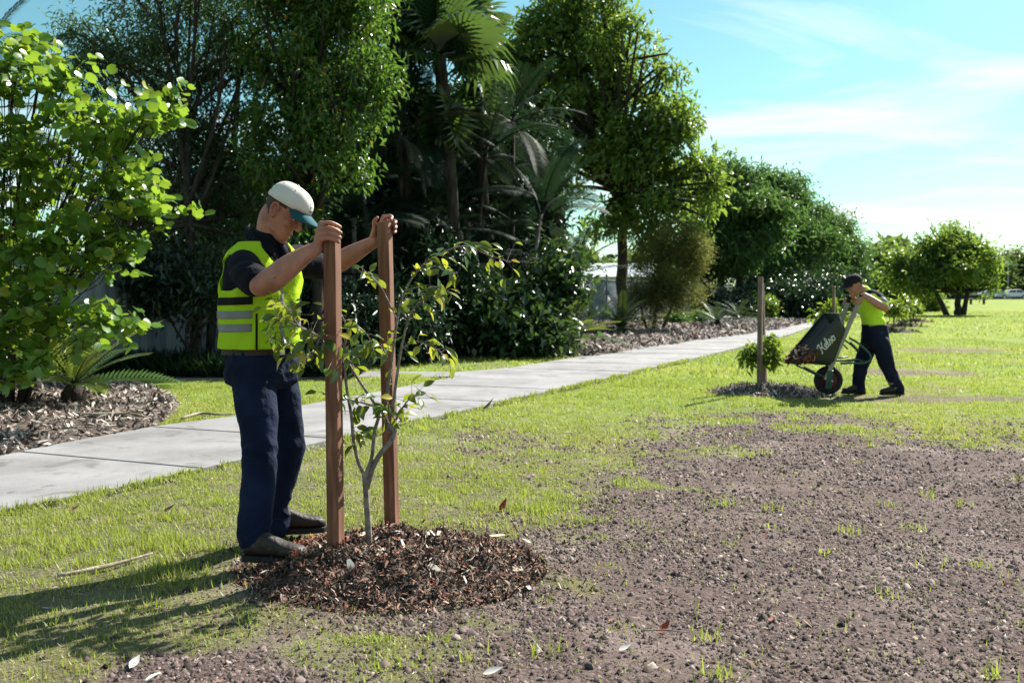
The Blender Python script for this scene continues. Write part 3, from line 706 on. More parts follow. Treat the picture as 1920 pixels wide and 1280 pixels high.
for nm, lab, px, Y, rx, ht in far_specs:
    tree(nm, lab, 'tree', onground(px, Y), [P(px, 540, Y), P(px, 545 - ht * .6, Y)], 0.3,
         [lobe(px + dx_, 545 - ht * fy, Y, rx * s, ht * .34) for dx_, fy, s in ((-rx * .45, .35, .6), (rx * .4, .4, .62), (0, .66, .6), (rx * .1, .2, .8))], 170, 40, 0.9, 0.8, 0.3, L_FAR, M_BARK, 0.3, group='distant trees beyond the road', twigs=3)
# belt of bush on the horizon
belt = []
for i in range(26000):
    a = random.uniform(-0.75, 0.95); Yb = random.uniform(215, 240); belt.append((a * Yb, Yb, random.random() ** 1.5 * (7 + 4 * math.sin(a * 21) + 2.5 * math.sin(a * 53)) ))
belt = np.array(belt); V, F = leaf_cloud(belt, rng.normal(0, 1, belt.shape), 2.6, 1.3)
tag(link('far_woodland', mesh_np('far_woodland', V, F), L_FAR), 'low belt of woodland along the horizon', 'woodland', kind='stuff')

# ---- shrubs
def shrub(name, label, px, Y, lbs, ncl, per, sig, L, W, lm, group=None, droop=0.3):
    return tree(name, label, 'shrub', onground(px, Y), [P(px, 560 + 0 * Y, Y) if Y > 25 else Vector(onground(px, Y)) + Vector((0, 0, .7))], 0.05, lbs, ncl, per, sig, L, W, lm, M_BARK, droop, group, twigs=5, crown='foliage', sprigs=2)
shrub('dark_shrub', 'dark shrub added as a black backdrop left of the man in the vest', 350, 14.8, [lobe(310, 520, 15, 70, 40), lobe(410, 540, 14.8, 50, 35)], 70, 60, 0.2, 0.13, 0.05, L_DARK)  # added to make a black backdrop along the fence
shrub('dark_shrub', 'dark shrub added as a black backdrop between the two timber stakes', 660, 17.5, [lobe(600, 580, 17.5, 80, 50), lobe(700, 610, 17.2, 90, 40), lobe(760, 625, 17.4, 70, 40)], 130, 60, 0.22, 0.14, 0.055, L_DARK)  # also added for the black backdrop
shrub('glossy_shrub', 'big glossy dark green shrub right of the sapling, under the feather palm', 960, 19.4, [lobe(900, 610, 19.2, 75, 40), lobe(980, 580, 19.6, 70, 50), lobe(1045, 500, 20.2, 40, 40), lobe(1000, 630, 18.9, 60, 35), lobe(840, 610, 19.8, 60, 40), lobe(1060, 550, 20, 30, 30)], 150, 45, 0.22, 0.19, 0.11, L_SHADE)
shrub('dark_shrub', 'tall dark shrub added before the palm trunks, right of the sapling top', 820, 18.6, [lobe(770, 560, 18.6, 60, 55), lobe(860, 540, 18.8, 60, 60), lobe(810, 480, 19, 50, 45)], 110, 55, 0.2, 0.16, 0.06, L_DARK)  # added to darken the view of the sunlit palm trunks
shrub('clipped_shrub', 'low rounded clipped shrub, left one of the pair by the mulch edge', 1268, 35, [lobe(1268, 604, 35, 27, 14)], 90, 40, 0.13, 0.09, 0.05, L_BOX, 'clipped shrubs')
shrub('clipped_shrub', 'low rounded clipped shrub, right one of the pair by the mulch edge', 1314, 35.5, [lobe(1314, 605, 35.5, 20, 12)], 70, 40, 0.12, 0.09, 0.05, L_BOX, 'clipped shrubs')
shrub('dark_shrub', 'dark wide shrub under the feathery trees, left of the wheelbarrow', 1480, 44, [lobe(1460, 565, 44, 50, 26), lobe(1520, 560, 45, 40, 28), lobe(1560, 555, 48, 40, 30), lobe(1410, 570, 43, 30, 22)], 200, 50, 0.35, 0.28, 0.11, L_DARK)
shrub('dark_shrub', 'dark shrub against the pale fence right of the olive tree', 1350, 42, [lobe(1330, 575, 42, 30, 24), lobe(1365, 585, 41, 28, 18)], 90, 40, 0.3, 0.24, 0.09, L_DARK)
shrub('yellow_green_shrub', 'yellow green shrub left of the leaning park tree trunks', 1745, 60, [lobe(1745, 572, 60, 14, 20)], 60, 30, 0.3, 0.26, 0.12, L_LIME)
shrub('green_shrub', 'leafy green shrub beside the path behind the lone stake', 1432, 42, [lobe(1432, 585, 42, 18, 15), lobe(1405, 590, 42.5, 12, 9)], 60, 30, 0.22, 0.22, 0.09, L_LIME)
# grassy border plants in the shade
x = rng.uniform(-6.2, -2.2, 3600); y = rng.uniform(14.1, 15.1, 3600)
V, F = leaf_cloud(np.stack([x, y, 0 * x + 0.02], 1), np.stack([rng.normal(0, .35, 3600), rng.normal(0, .35, 3600), np.ones(3600)], 1), 0.34, 0.018, 0.1, 0.25)
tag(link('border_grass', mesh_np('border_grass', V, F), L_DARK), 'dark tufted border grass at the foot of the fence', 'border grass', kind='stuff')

# ---- palms
FAN = [fan_mesh('fan_leaf', 1.15), fan_mesh('fan_leaf', 1.0, 26, 0.8, 5.4)]
def fan_palm(label, px, py, Y, n, seed, sc=1.0):
    random.seed(seed)
    c = P(px, py, Y); t = empty('fan_palm', (c.x, c.y, 0)); tag(t, label, 'palm', 'fan palms')
    mb = MB(); h = c.z
    mb.tube([(c.x + .15 * math.sin(i * .5), c.y, -0.1 + h * i / 8) for i in range(9)], [.17, .14, .13, .13, .12, .12, .12, .13, .12], 9)
    mb.obj('trunk', M_BARK, t, smooth=True)
    for i in range(n):
        el = R(82 - 95 * (i / n) + random.uniform(-10, 10)); az = i * 2.4 + random.uniform(-.3, .3)
        put_frond(FAN[i % 2], L_PALM, t, (.15 * math.sin(4), 0, h - .1), az, el, random.uniform(-.5, .5), sc * random.uniform(.8, 1.1))
    for i in range(5):                 # dead skirt hanging on the trunk
        put_frond(FAN[1], L_DRY, t, (0, 0, h - .5 - .14 * i), i * 2.1, R(-68 - random.uniform(0, 14)), 0, sc * random.uniform(.7, .95), name='dry_frond')
fan_palm('fan palm with the highest crown, left of the palm cluster', 745, 45, 20, 15, 1, .85)
fan_palm('fan palm with bright pleated leaves in the middle of the palm cluster', 835, 95, 19.6, 14, 2, .82)
fan_palm('fan palm at the right of the palm cluster, touching the big lime tree', 893, 70, 21, 8, 3, .68)
PIN = pinnate_mesh('palm_frond', 2.6, 46, 0.55, 0.035, arch=0.75, rr=.022)
def feather_palm(label, px, py, Y, n, el0, el1, seed, sc=1.0, tr=.2, up=1.0, droop_n=0):
    random.seed(seed)
    c = P(px, py, Y); t = empty('feather_palm', (c.x, c.y, 0)); tag(t, label, 'palm')
    mb = MB(); h = c.z
    mb.tube([(c.x, c.y, -0.1 + (h + .1) * i / 10) for i in range(11)], [tr * (1.1 + .18 * (i % 2)) for i in range(11)], 10)
    o = mb.obj('trunk', M_BARK, t, smooth=True)
    for i in range(n):
        f = i / max(1, n - 1)
        put_frond(PIN, L_PALM if px < 900 else L_PALM_SHADED, t, (0, 0, h - .35 * f), i * 2.399, R(el0 + (el1 - el0) * f + random.uniform(-6, 6)), random.uniform(-.6, .6), sc * random.uniform(.85, 1.1))
    for i in range(droop_n):           # cut leaf stubs on the trunk
        b_ = Vector((0, 0, h * (.45 + .5 * i / droop_n)))
        a = i * 2.4; m2 = MB(); q = Vector((math.cos(a), math.sin(a), 0))
        w0 = Vector((c.x, c.y, 0)) + b_
        m2.tube([w0 + q * tr * .8, w0 + q * tr * 1.7 + Vector((0, 0, .2))], [.05, .025], 5); m2.obj('leaf_stub', M_BARK, t)
feather_palm('feather palm with thick stubbly trunk and arching fronds left of the pale fence', 1040, 370, 25, 22, 86, 15, 4, .66, .22, droop_n=18)
feather_palm('feather palm whose fronds show above the bush at the left edge', -40, 170, 13, 12, 75, -5, 6, .62, .1)
feather_palm('slender feather palm in shade between the fan palms and the feather palm trunk', 965, 330, 26, 12, 80, 0, 9, .6, .09)
PIN2 = pinnate_mesh('low_palm_frond', 1.7, 30, 0.42, 0.03, arch=0.5, rr=.014)
t = empty('young_palm', onground(1062, 27)); tag(t, 'young trunkless palm with long thin fronds in front of the pale fence', 'palm')
for i, (az, el) in enumerate(((.1, 60), (-.3, 48), (.3, 35), (-.1, 24), (.5, 70), (3.0, 60), (2.6, 45), (-1.2, 60))):
    put_frond(PIN2, L_PALM_SHADED, t, (0, 0, 1.5 if az < 1 else .8), az, R(el), 0.2, 1.05)
tr_ = MB(); c = onground(1062, 27); tr_.tube([c, c + Vector((0, 0, 1.5))], [.09, .06], 8); tr_.obj('stem', M_BARK, t, smooth=True)

def clump_palm(label, px, Y, stems, seed):
    random.seed(seed); b_ = onground(px, Y); t = empty('clump_palm', b_); tag(t, label, 'palm', 'clumping palms in the shade')
    for dx_, h, n_ in stems:
        x0 = b_.x + dx_ * .35; x1 = b_.x + dx_; y1 = Y + random.uniform(-.5, .5)
        mb = MB(); mb.tube([(x0, Y, -.05), ((x0 + x1) / 2 + .05, (Y + y1) / 2, h * .5), (x1, y1, h)], [.055, .045, .04], 7); mb.obj('stem', M_BARK_PALE if random.random() < .3 else M_BARK, t, smooth=True)
        for i in range(n_):
            f = i / max(1, n_ - 1); put_frond(PIN, L_PALM_SHADED, t, (x1 - b_.x, y1 - Y, h - .25 * f), i * 2.399 + random.uniform(-.3, .3), R(72 - 95 * f + random.uniform(-8, 8)), random.uniform(-.6, .6), random.uniform(.52, .8))
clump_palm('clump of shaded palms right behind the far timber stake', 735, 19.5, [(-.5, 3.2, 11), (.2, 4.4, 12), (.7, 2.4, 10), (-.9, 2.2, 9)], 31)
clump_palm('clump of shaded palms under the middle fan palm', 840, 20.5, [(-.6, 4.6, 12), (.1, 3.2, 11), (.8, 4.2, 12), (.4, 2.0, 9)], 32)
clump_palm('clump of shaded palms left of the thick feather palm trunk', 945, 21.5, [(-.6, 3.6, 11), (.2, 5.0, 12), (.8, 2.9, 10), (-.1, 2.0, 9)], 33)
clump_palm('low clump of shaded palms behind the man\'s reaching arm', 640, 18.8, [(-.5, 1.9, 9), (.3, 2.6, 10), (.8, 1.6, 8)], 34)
# ---- cycads and strap-leaved clumps
L_CYC = mat_leaf('leaf_cycad', [(0, (0.02, 0.06, 0.015)), (1, (0.06, 0.12, 0.025))], (0.3, 0.36, 0.04), 0.34, 0.28, 0.6, per='object')
CYC = pinnate_mesh('cycad_frond', 1.0, 21, 0.22, 0.030, arch=0.45, stem=0.12, drop=0.1, rr=.010, vee=0.25)
CYC2 = pinnate_mesh('strap_frond', 1.0, 34, 0.16, 0.011, arch=0.6, stem=0.1, drop=0.15, rr=.009)
def cycad(label, loc, n, sc, me, el0=78, el1=8, seed=1, mat=None, name='cycad'):
    random.seed(seed); t = empty(name, loc); tag(t, label, 'cycad')
    mb = MB(); v = Vector(loc); mb.tube([v + Vector((0, 0, -.05)), v + Vector((0, 0, .12 * sc)), v + Vector((0, 0, .22 * sc))], [.12 * sc, .13 * sc, .06 * sc], 9); mb.obj('caudex', M_BARK, t, smooth=True)
    for i in range(n):
        f = i / (n - 1); put_frond(me, mat or L_CYC, t, (0, 0, .2 * sc), i * 2.399 + random.uniform(-.2, .2), R(el0 + (el1 - el0) * f + random.uniform(-7, 7)), random.uniform(-.4, .4), sc * random.uniform(.85, 1.12))
    return t
L_CYCD = mat_leaf('leaf_cycad_dark', [(0, (0.008, 0.022, 0.010)), (1, (0.03, 0.065, 0.02))], (0.12, 0.2, 0.03), 0.25, 0.4, 0.4, per='object')
b0 = G(140, 772); cycad('cycad with broad toothed fronds under the round-leaved bush', (b0.x, b0.y, h1(b0.x, b0.y) - .02), 20, 1.0, CYC, 70, 2, 3)
b0 = G(60, 752); cycad('smaller cycad half hidden behind the bush leaves at the left edge', (b0.x, b0.y, h1(b0.x, b0.y) - .02), 14, .9, CYC, 75, 15, 4)
b0 = G(1060, 662); cycad('cycad with broad green fronds spilling over the mulch edge below the feather palm', (b0.x, b0.y, .05), 26, 1.2, CYC, 60, -5, 5, L_CYCD)
b0 = G(1165, 634); cycad('dark cycad with thin glinting fronds in front of the pale fence', (b0.x, b0.y, .05), 34, 1.15, CYC2, 70, -5, 6, L_CYCD)
b0 = G(1345, 617); cycad('dark low cycad right of the clipped shrubs', (b0.x, b0.y, .05), 24, 1.1, CYC2, 60, -5, 7, L_CYCD)
b0 = G(1385, 606); cycad('low cycad with pale glinting fronds behind the lone stake', (b0.x, b0.y, .05), 20, 1.1, CYC2, 60, -5, 8, L_CYCD)

# ---- the round-leaved bush at the left, single leaves in view
def bilobe(name, s=1.0, notch=0.16):
    mb = MB(); half = [(0, 0), (-.03, .22), (.10, .40), (.36, .50), (.68, .46), (.92, .30), (1.0, .14), (1 - notch, 0.0)]
    pts = [Vector((x * s, 0.0 + y * s * .98, abs(y) * .22 * s - .10 * s * x * x)) for x, y in half]
    mid = [Vector((x * s, 0, -.10 * s * x * x)) for x in (0, .2, .4, .6, .8, 1 - notch)]
    v = mid + pts[1:-1]; k = len(mid)
    fs = [(0, 1, k + 1, k), (1, 2, k + 2, k + 1), (2, 3, k + 2), (3, k + 3, k + 2), (3, 4, k + 4, k + 3), (4, 5, k + 5, k + 4)]
    mb.add(v, fs); v2 = [Vector((p.x, -p.y, p.z)) for p in v]
    o = len(v); mb.v += [tuple(p) for p in v2[k:]]
    mp = {i: i for i in range(k)}; mp.update({k + i: o + i for i in range(len(pts) - 2)})
    mb.f += [tuple(mp[i] for i in f[::-1]) for f in fs]
    return mb.mesh(name, True)
LEAFM = [bilobe('leaf', .102), bilobe('leaf', .09, .22)]
for m_ in LEAFM: m_.materials.append(L_BUSH_O)
bb = G(40, 775); bush = empty('round_leaved_bush', (bb.x, bb.y, 0)); tag(bush, 'bush with rounded two-lobed bright green leaves filling the left edge', 'bush')
blobes = [lobe(70, 170, 9.3, 110, 60), lobe(30, 130, 9.5, 80, 40), lobe(190, 235, 9.2, 110, 45), lobe(270, 225, 9.1, 65, 35), lobe(60, 320, 9.3, 130, 90), lobe(220, 350, 9.0, 70, 40), lobe(280, 395, 8.9, 60, 32), lobe(90, 480, 9.0, 120, 80), lobe(190, 460, 9.0, 60, 40),
          lobe(60, 600, 8.8, 100, 75), lobe(185, 600, 8.8, 60, 40), lobe(20, 690, 8.5, 60, 50), lobe(-80, 400, 9.2, 120, 280, 1.0), lobe(-60, 650, 8.8, 90, 90)]
random.seed(21)
bs = MB(); root = Vector((bb.x - .15, bb.y, 0.05))
tips = []
for c, r in blobes:
    c = Vector(c); a = root.lerp(Vector((c.x, c.y, root.z)), .12)
    m1 = a.lerp(c, .5) + Vector((-.12, .05, .25)); lp = [Vector(p) for p in catmull([a, m1, c], 6)]
    bs.tube(lp, [.03 * (1 - .75 * i / (len(lp) - 1)) for i in range(len(lp))], 6)
    nt = int(12 + 44 * r[0] * r[2] / .12 ** .5 * 1.6)
    for j in range(nt):
        u_ = Vector(np.random.default_rng(int(j * 31 + abs(c.x) * 997)).normal(size=3)).normalized(); q = c + Vector((u_.x * r[0], u_.y * r[1], u_.z * r[2])) * random.random() ** .4
        q0 = lp[random.randint(3, len(lp) - 1)].lerp(q, .45)
        d_ = Vector((random.gauss(.45, .5), random.gauss(-.1, .5), random.gauss(.25, .35))).normalized()
        tips.append((q, d_)); e = q + d_ * random.uniform(.16, .34)
        bs.tube([q0, q, q.lerp(e, .5) + Vector((0, 0, .02)), e], [.005, .004, .003, .0015], 4)
bs.obj('branches', M_BARK, bush)
lv = []
for q, d_ in tips:
    side = d_.cross(Vector((0, 0, 1))).normalized(); k_ = random.randint(5, 8)
    for i in range(k_):
        p = q + d_ * (.34 * i / k_); s = -1 if i % 2 else 1
        ld = (d_ * .5 + side * s * .9 + Vector((random.gauss(0, .3), random.gauss(0, .3), random.gauss(-.25, .3)))).normalized()
        nn = (Vector((random.gauss(.45, .6), random.gauss(.1, .7), .55)))
        lv.append((p, ld, nn, random.uniform(.7, 1.15)))
def leaf_matrix(p, ld, nn, sc):
    y_ = nn.cross(ld).normalized(); z_ = ld.cross(y_)
    return Matrix(((ld.x * sc, y_.x * sc, z_.x * sc, p.x), (ld.y * sc, y_.y * sc, z_.y * sc, p.y), (ld.z * sc, y_.z * sc, z_.z * sc, p.z), (0, 0, 0, 1)))
infr = [l_ for l_ in lv if -0.56 * l_[0].y < l_[0].x]
infr.sort(key=lambda l_: l_[0].y - .6 * l_[0].x)
single = infr[:300]; sid = set(id(l_) for l_ in single)
inv = world_of(bush).inverted()
for i, l_ in enumerate(single):
    o = bpy.data.objects.new('leaf', LEAFM[i % 2]); COL.objects.link(o); o.parent = bush
    o.matrix_local = inv @ leaf_matrix(*l_)
rest = [l_ for l_ in lv if id(l_) not in sid]
tv = np.array([v.co for v in LEAFM[0].vertices]); tf = [tuple(p.vertices) for p in LEAFM[0].polygons]
Ms = np.array([np.array(leaf_matrix(*l_)) for l_ in rest])
V = np.einsum('nij,kj->nki', Ms[:, :3, :3], tv) + Ms[:, None, :3, 3]
tri = []
for f in tf:
    for a_ in range(1, len(f) - 1): tri.append((f[0], f[a_], f[a_ + 1]))
F = (np.arange(len(rest))[:, None, None] * len(tv) + np.array(tri)[None]).reshape(-1, 3)
tag(link('foliage', mesh_np('foliage', V.reshape(-1, 3), F, True), L_BUSH, bush), kind='stuff')

# ================================================================== FENCE, HOUSES, ROAD
M_STEEL = mat_noise('fence_steel', (0.16, 0.19, 0.22), (0.22, 0.25, 0.28), 3, 0.5, 0.05, 30)
M_POST = mat_noise('fence_post', (0.10, 0.13, 0.14), (0.15, 0.18, 0.19), 5, 0.5)
M_PALING = mat_noise('weathered_paling', (0.12, 0.11, 0.10), (0.34, 0.31, 0.28), 9, 0.9, 0.4, 30, stretch=(1, 1, 0.12))
def fpt(s): 
    d = (FENCE_B - FENCE_A).normalized(); return FENCE_A + d * s
fd = (FENCE_B - FENCE_A).normalized(); fang = math.atan2(fd.y, fd.x)
def steel_fence(label, s0, s1, finial):
    t = empty('steel_fence', (*fpt(s0), 0), fang); tag(t, label, 'fence', 'fence runs behind the tree row')
    Wp = 2.4; n_ = int((s1 - s0) / Wp)
    pm = MB(); prof = []
    for i in range(25):
        xx_ = .05 + (Wp - .1) * i / 24; prof.append((xx_, .018 if (i // 1) % 3 == 0 else -.006))
    k = len(prof)
    pm.add([(x_, y_, .06) for x_, y_ in prof] + [(x_, y_, 1.68) for x_, y_ in prof] + [(x_, y_ + .008, .06) for x_, y_ in prof] + [(x_, y_ + .008, 1.68) for x_, y_ in prof],
           [(i, i + 1, k + i + 1, k + i) for i in range(k - 1)] + [(2 * k + i + 1, 2 * k + i, 3 * k + i, 3 * k + i + 1) for i in range(k - 1)])
    pm.box((Wp / 2, 0, 1.70), (Wp / 2 - .04, .03, .025)); pm.box((Wp / 2, 0, .05), (Wp / 2 - .04, .03, .025))
    pme = pm.mesh('panel'); pme.materials.append(M_STEEL)
    po = MB(); po.box((0, 0, .86), (.035, .035, .90))
    if finial:
        po.tube([(0, 0, 1.76), (0, 0, 1.80), (0, 0, 1.83), (0, 0, 1.88), (0, 0, 1.93), (0, 0, 1.97)], [.05, .05, .025, .06, .05, .008], 10)
    pom = po.mesh('post'); pom.materials.append(M_POST)
    for i in range(n_ + 1):
        o = bpy.data.objects.new('post', pom); COL.objects.link(o); o.parent = t; o.location = (i * Wp, 0, 0)
        if i < n_:
            o = bpy.data.objects.new('panel', pme); COL.objects.link(o); o.parent = t; o.location = (i * Wp, 0, 0)
steel_fence('dark blue-grey steel fence in shade behind the man with the white cap', 0, 14.4, False)
steel_fence('pale grey panel fence with finial posts right of the feather palm', 22.4, 80, True)
t = empty('paling_fence', (*fpt(14.5), 0), fang); tag(t, 'weathered grey timber paling fence in the shade right of the sapling', 'fence', 'fence runs behind the tree row')
pm = MB(); pm.box((0, 0, .85), (.047, .009, .85)); pme = pm.mesh('paling'); pme.materials.append(M_PALING)
random.seed(8)
for i in range(76):
    o = bpy.data.objects.new('paling', pme); COL.objects.link(o); o.parent = t; o.location = (i * .102 + .05, random.uniform(-.004, .004), random.uniform(-.02, .02)); o.rotation_euler = (0, R(random.gauss(0, .7)), R(random.gauss(0, 1.2)))
for zz in (.35, 1.35):
    rm = MB(); rm.box((3.9, .035, zz), (3.85, .02, .035)); o = link('rail', rm.mesh('rail'), M_PALING, t, loc=(0, 0, 0))
M_ROOF = mat_noise('roof_sheet', (0.50, 0.58, 0.58), (0.60, 0.68, 0.68), 2, 0.45)
M_WALL = mat_noise('render_wall', (0.5, 0.48, 0.44), (0.6, 0.58, 0.54), 3, 0.85)
M_GLASS = mat_noise('dark_glass', (0.02, 0.03, 0.04), (0.03, 0.05, 0.06), 2, 0.08, spec=0.6)
def house(label, cx, cy, w, d, ez, rz):
    t = empty('house', (cx, cy, 0)); tag(t, label, 'house')
    mb = MB(); mb.box((cx, cy, ez / 2), (w / 2, d / 2, ez / 2)); mb.obj('wall', M_WALL, t)
    e = .5; mb = MB()
    mb.add([(cx - w / 2 - e, cy - d / 2 - e, ez), (cx + w / 2 + e, cy - d / 2 - e, ez), (cx + w / 2 + e, cy + d / 2 + e, ez), (cx - w / 2 - e, cy + d / 2 + e, ez), (cx - w / 2 + d * .3, cy, rz), (cx + w / 2 - d * .3, cy, rz)],
           [(0, 1, 5, 4), (1, 2, 5), (2, 3, 4, 5), (3, 0, 4), (3, 2, 1, 0)])
    mb.obj('roof', M_ROOF, t)
    for i in range(3):
        mb = MB(); mb.box((cx - w * .3 + w * .3 * i, cy - d / 2 - .01, ez * .55), (.7, .03, .55)); wdw = mb.obj('window', M_WALL, t); mb = MB(); mb.box((cx - w * .3 + w * .3 * i, cy - d / 2 - .045, ez * .55), (.62, .01, .48)); mb.obj('pane', M_GLASS, wdw)
house('house with pale hipped roof showing over the panel fence', 11.2, 100, 11, 9, 2.6, 4.0)

# road with kerb far off, cars, post
M_ASPH = mat_noise('asphalt', (0.045, 0.045, 0.05), (0.08, 0.08, 0.085), 3, 0.9)
mb = MB(); mb.box((60, 148, 0.0), (240, 4, 0.03)); tag(mb.obj('road', M_ASPH), kind='structure')
mb = MB(); mb.box((60, 143.6, 0.02), (240, .3, 0.12)); tag(mb.obj('kerb', M_CONC), kind='structure')
M_RUB = mat_noise('rubber', (0.012, 0.012, 0.012), (0.03, 0.03, 0.03), 20, 0.8)
M_HUB = mat_noise('hubcap', (0.4, 0.4, 0.42), (0.5, 0.5, 0.52), 5, 0.35, metallic=.7)
def car(label, px, Y, paint, L=4.3):
    c = onground(px, Y); t = empty('car', (c.x, c.y, 0)); tag(t, label, 'car', 'cars on the far road')
    pr = [(-L / 2, .35), (-L / 2, .75), (-L * .42, .92), (-L * .28, .98), (-L * .15, 1.40), (L * .2, 1.45), (L * .36, .98), (L / 2 - .05, .88), (L / 2, .6), (L / 2, .35)]
    def extr(pl, w, zoff=0):
        m_ = MB(); n_ = len(pl); m_.add([(c.x + a, c.y - w, z_) for a, z_ in pl] + [(c.x + a, c.y + w, z_) for a, z_ in pl], [tuple(range(n_)), tuple(range(n_, 2 * n_))[::-1]] + [((i + 1) % n_, i, i + n_, (i + 1) % n_ + n_) for i in range(n_)]); return m_
    extr(pr, .85).obj('body', paint, t, bevel=.05)
    extr([(-L * .25, 1.0), (-L * .14, 1.36), (L * .02, 1.39), (L * .02, 1.0)], .865).obj('window', M_GLASS, t)
    extr([(L * .05, 1.0), (L * .05, 1.39), (L * .19, 1.40), (L * .31, 1.0)], .865).obj('window', M_GLASS, t)
    for sx in (-1, 1):
        for sy in (-1, 1):
            m_ = MB(); q = Vector((c.x + sx * L * .31, c.y + sy * .78, .33)); m_.tube([q + Vector((0, -.1, 0)), q + Vector((0, .1, 0))], .33, 14); wh = m_.obj('wheel', M_RUB, t)
            m_ = MB(); m_.tube([q + Vector((0, sy * .1, 0)), q + Vector((0, sy * .115, 0))], .2, 10); m_.obj('hubcap', M_HUB, wh)
        m_ = MB(); m_.box((c.x + sx * (L / 2 - .02), c.y - .6, .72), (.03, .16, .07)); m_.obj('headlight' if sx < 0 else 'tail_light', M_HUB, t)
def paint(n_, c): return mat_noise(n_, c, tuple(v * 1.1 for v in c), 2, 0.25, spec=.6)
car('silver blue car on the far road right of the park tree', 1860, 146, paint('paint_silver', (.42, .48, .58)))
car('white car on the far road near the right edge', 1897, 149, paint('paint_white', (.75, .76, .78)))
car('pale car parked on the far road behind the park tree trunks', 1815, 150, paint('paint_pale', (.55, .6, .55)))
M_GALV = mat_noise('galvanised', (0.3, 0.33, 0.34), (0.42, 0.45, 0.46), 10, 0.5, metallic=.4)
c = onground(1888, 152); t = empty('power_pole', c); tag(t, 'thin pole with crossarm standing by the far road', 'pole')
mb = MB(); mb.tube([c, c + Vector((0, 0, 6.0))], [.12, .08], 8); mb.obj('pole_shaft', M_GALV, t); mb = MB(); mb.box(c + Vector((0, 0, 5.2)), (1.6, .06, .06)); mb.obj('crossarm', M_GALV, t)
c = onground(1832, 92); t = empty('park_bench', c); tag(t, 'low dark bench far out on the lawn right of the park tree', 'bench')
mb = MB(); mb.box(c + Vector((0, 0, .44)), (.75, .2, .03)); mb.obj('seat', M_BARK, t); mb = MB(); mb.box(c + Vector((0, .2, .7)), (.75, .03, .14)); mb.obj('backrest', M_BARK, t)
for sx in (-.6, .6): mb = MB(); mb.box(c + Vector((sx, 0, .2)), (.04, .18, .21)); mb.obj('leg', M_BARK, t)

# ================================================================== PLANTED TREES, STAKES, MULCH
def stake_mat():
    m, n, l, b = mat_new('stake_timber')
    tc = n.new('ShaderNodeTexCoord')
    mp = n.new('ShaderNodeMapping'); mp.inputs['Scale'].default_value = (18, 18, 1.6); l.new(tc.outputs['Object'], mp.inputs['Vector'])
    g = n.new('ShaderNodeTexNoise'); g.inputs['Scale'].default_value = 2.2; g.inputs['Detail'].default_value = 8; l.new(mp.outputs[0], g.inputs['Vector'])
    w = n.new('ShaderNodeTexWave'); w.wave_type = 'BANDS'; w.bands_direction = 'Z'; w.inputs['Scale'].default_value = 46; w.inputs['Distortion'].default_value = 6; w.inputs['Detail'].default_value = 3; l.new(tc.outputs['Object'], w.inputs['Vector'])
    r = ramp(n, [(0.3, (0.095, 0.036, 0.019)), (0.55, (0.20, 0.082, 0.045)), (0.75, (0.33, 0.16, 0.095))]); l.new(g.outputs['Fac'], r.inputs['Fac'])
    x = n.new('ShaderNodeMix'); x.data_type = 'RGBA'; x.blend_type = 'MULTIPLY'; x.inputs['Factor'].default_value = 0.1
    l.new(r.outputs['Color'], x.inputs['A']); l.new(w.outputs['Color'], x.inputs['B']); l.new(x.outputs['Result'], b.inputs['Base Color'])
    b.inputs['Roughness'].default_value = 0.8
    bp = n.new('ShaderNodeBump'); bp.inputs['Strength'].default_value = 0.12; bp.inputs['Distance'].default_value = 0.002
    l.new(w.outputs['Fac'], bp.inputs['Height']); l.new(bp.outputs[0], b.inputs['Normal'])
    return m
M_STAKE = stake_mat()
M_STAKE_OLD = mat_noise('stake_weathered', (0.10, 0.07, 0.055), (0.24, 0.18, 0.15), 8, 0.9, 0.3, 40, stretch=(3, 3, .4))
def stake(label, base, top, w, rz, mat, group=None, chew=True):
    base, top = Vector(base), Vector(top); ax = top - base; h = ax.length
    mb = MB(); k = 8
    rr = random.Random(int(h * 1e4))
    for i in range(k + 1):
        z_ = -.25 + (h + .25) * i / k; a = w / 2 * (1 + rr.uniform(-.015, .015))
        if i == 0: a = w * .16
        for sx, sy in ((-1, -1), (1, -1), (1, 1), (-1, 1)): mb.v.append((sx * a + rr.uniform(-.0006, .0006), sy * a, z_ + (rr.uniform(-.006, .003) if i == k else 0)))
    for i in range(k):
        for j in range(4): mb.f.append((i * 4 + j, i * 4 + (j + 1) % 4, i * 4 + 4 + (j + 1) % 4, i * 4 + 4 + j))
    mb.f += [(3, 2, 1, 0), (k * 4, k * 4 + 1, k * 4 + 2, k * 4 + 3)]
    o = mb.obj('timber_stake', mat, None, bevel=.003, loc=base)
    q = Vector((0, 0, 1)).rotation_difference(ax.normalized()) @ Quaternion((0, 0, 1), rz)
    o.rotation_mode = 'QUATERNION'; o.rotation_quaternion = q
    tag(o, label, 'stake', group)
    return o
S1_TOP, S2_TOP = P(622, 424, 4.40), P(721, 417, 4.93)
S1_BASE, S2_BASE = P(630, 1040, 4.40), P(735, 988, 4.93)
def dn(p, t): d = (p - t); return p + d * ((0.0 - p.z) / d.z)
stake('reddish new timber stake nearest the camera, gripped by the man\'s near hand', dn(S1_BASE, S1_TOP), S1_TOP, .058, R(-16), M_STAKE, 'new stakes beside the sapling')
stake('reddish new timber stake right of the sapling trunk, gripped by the man\'s far hand', dn(S2_BASE, S2_TOP), S2_TOP, .060, R(-13), M_STAKE, 'new stakes beside the sapling')

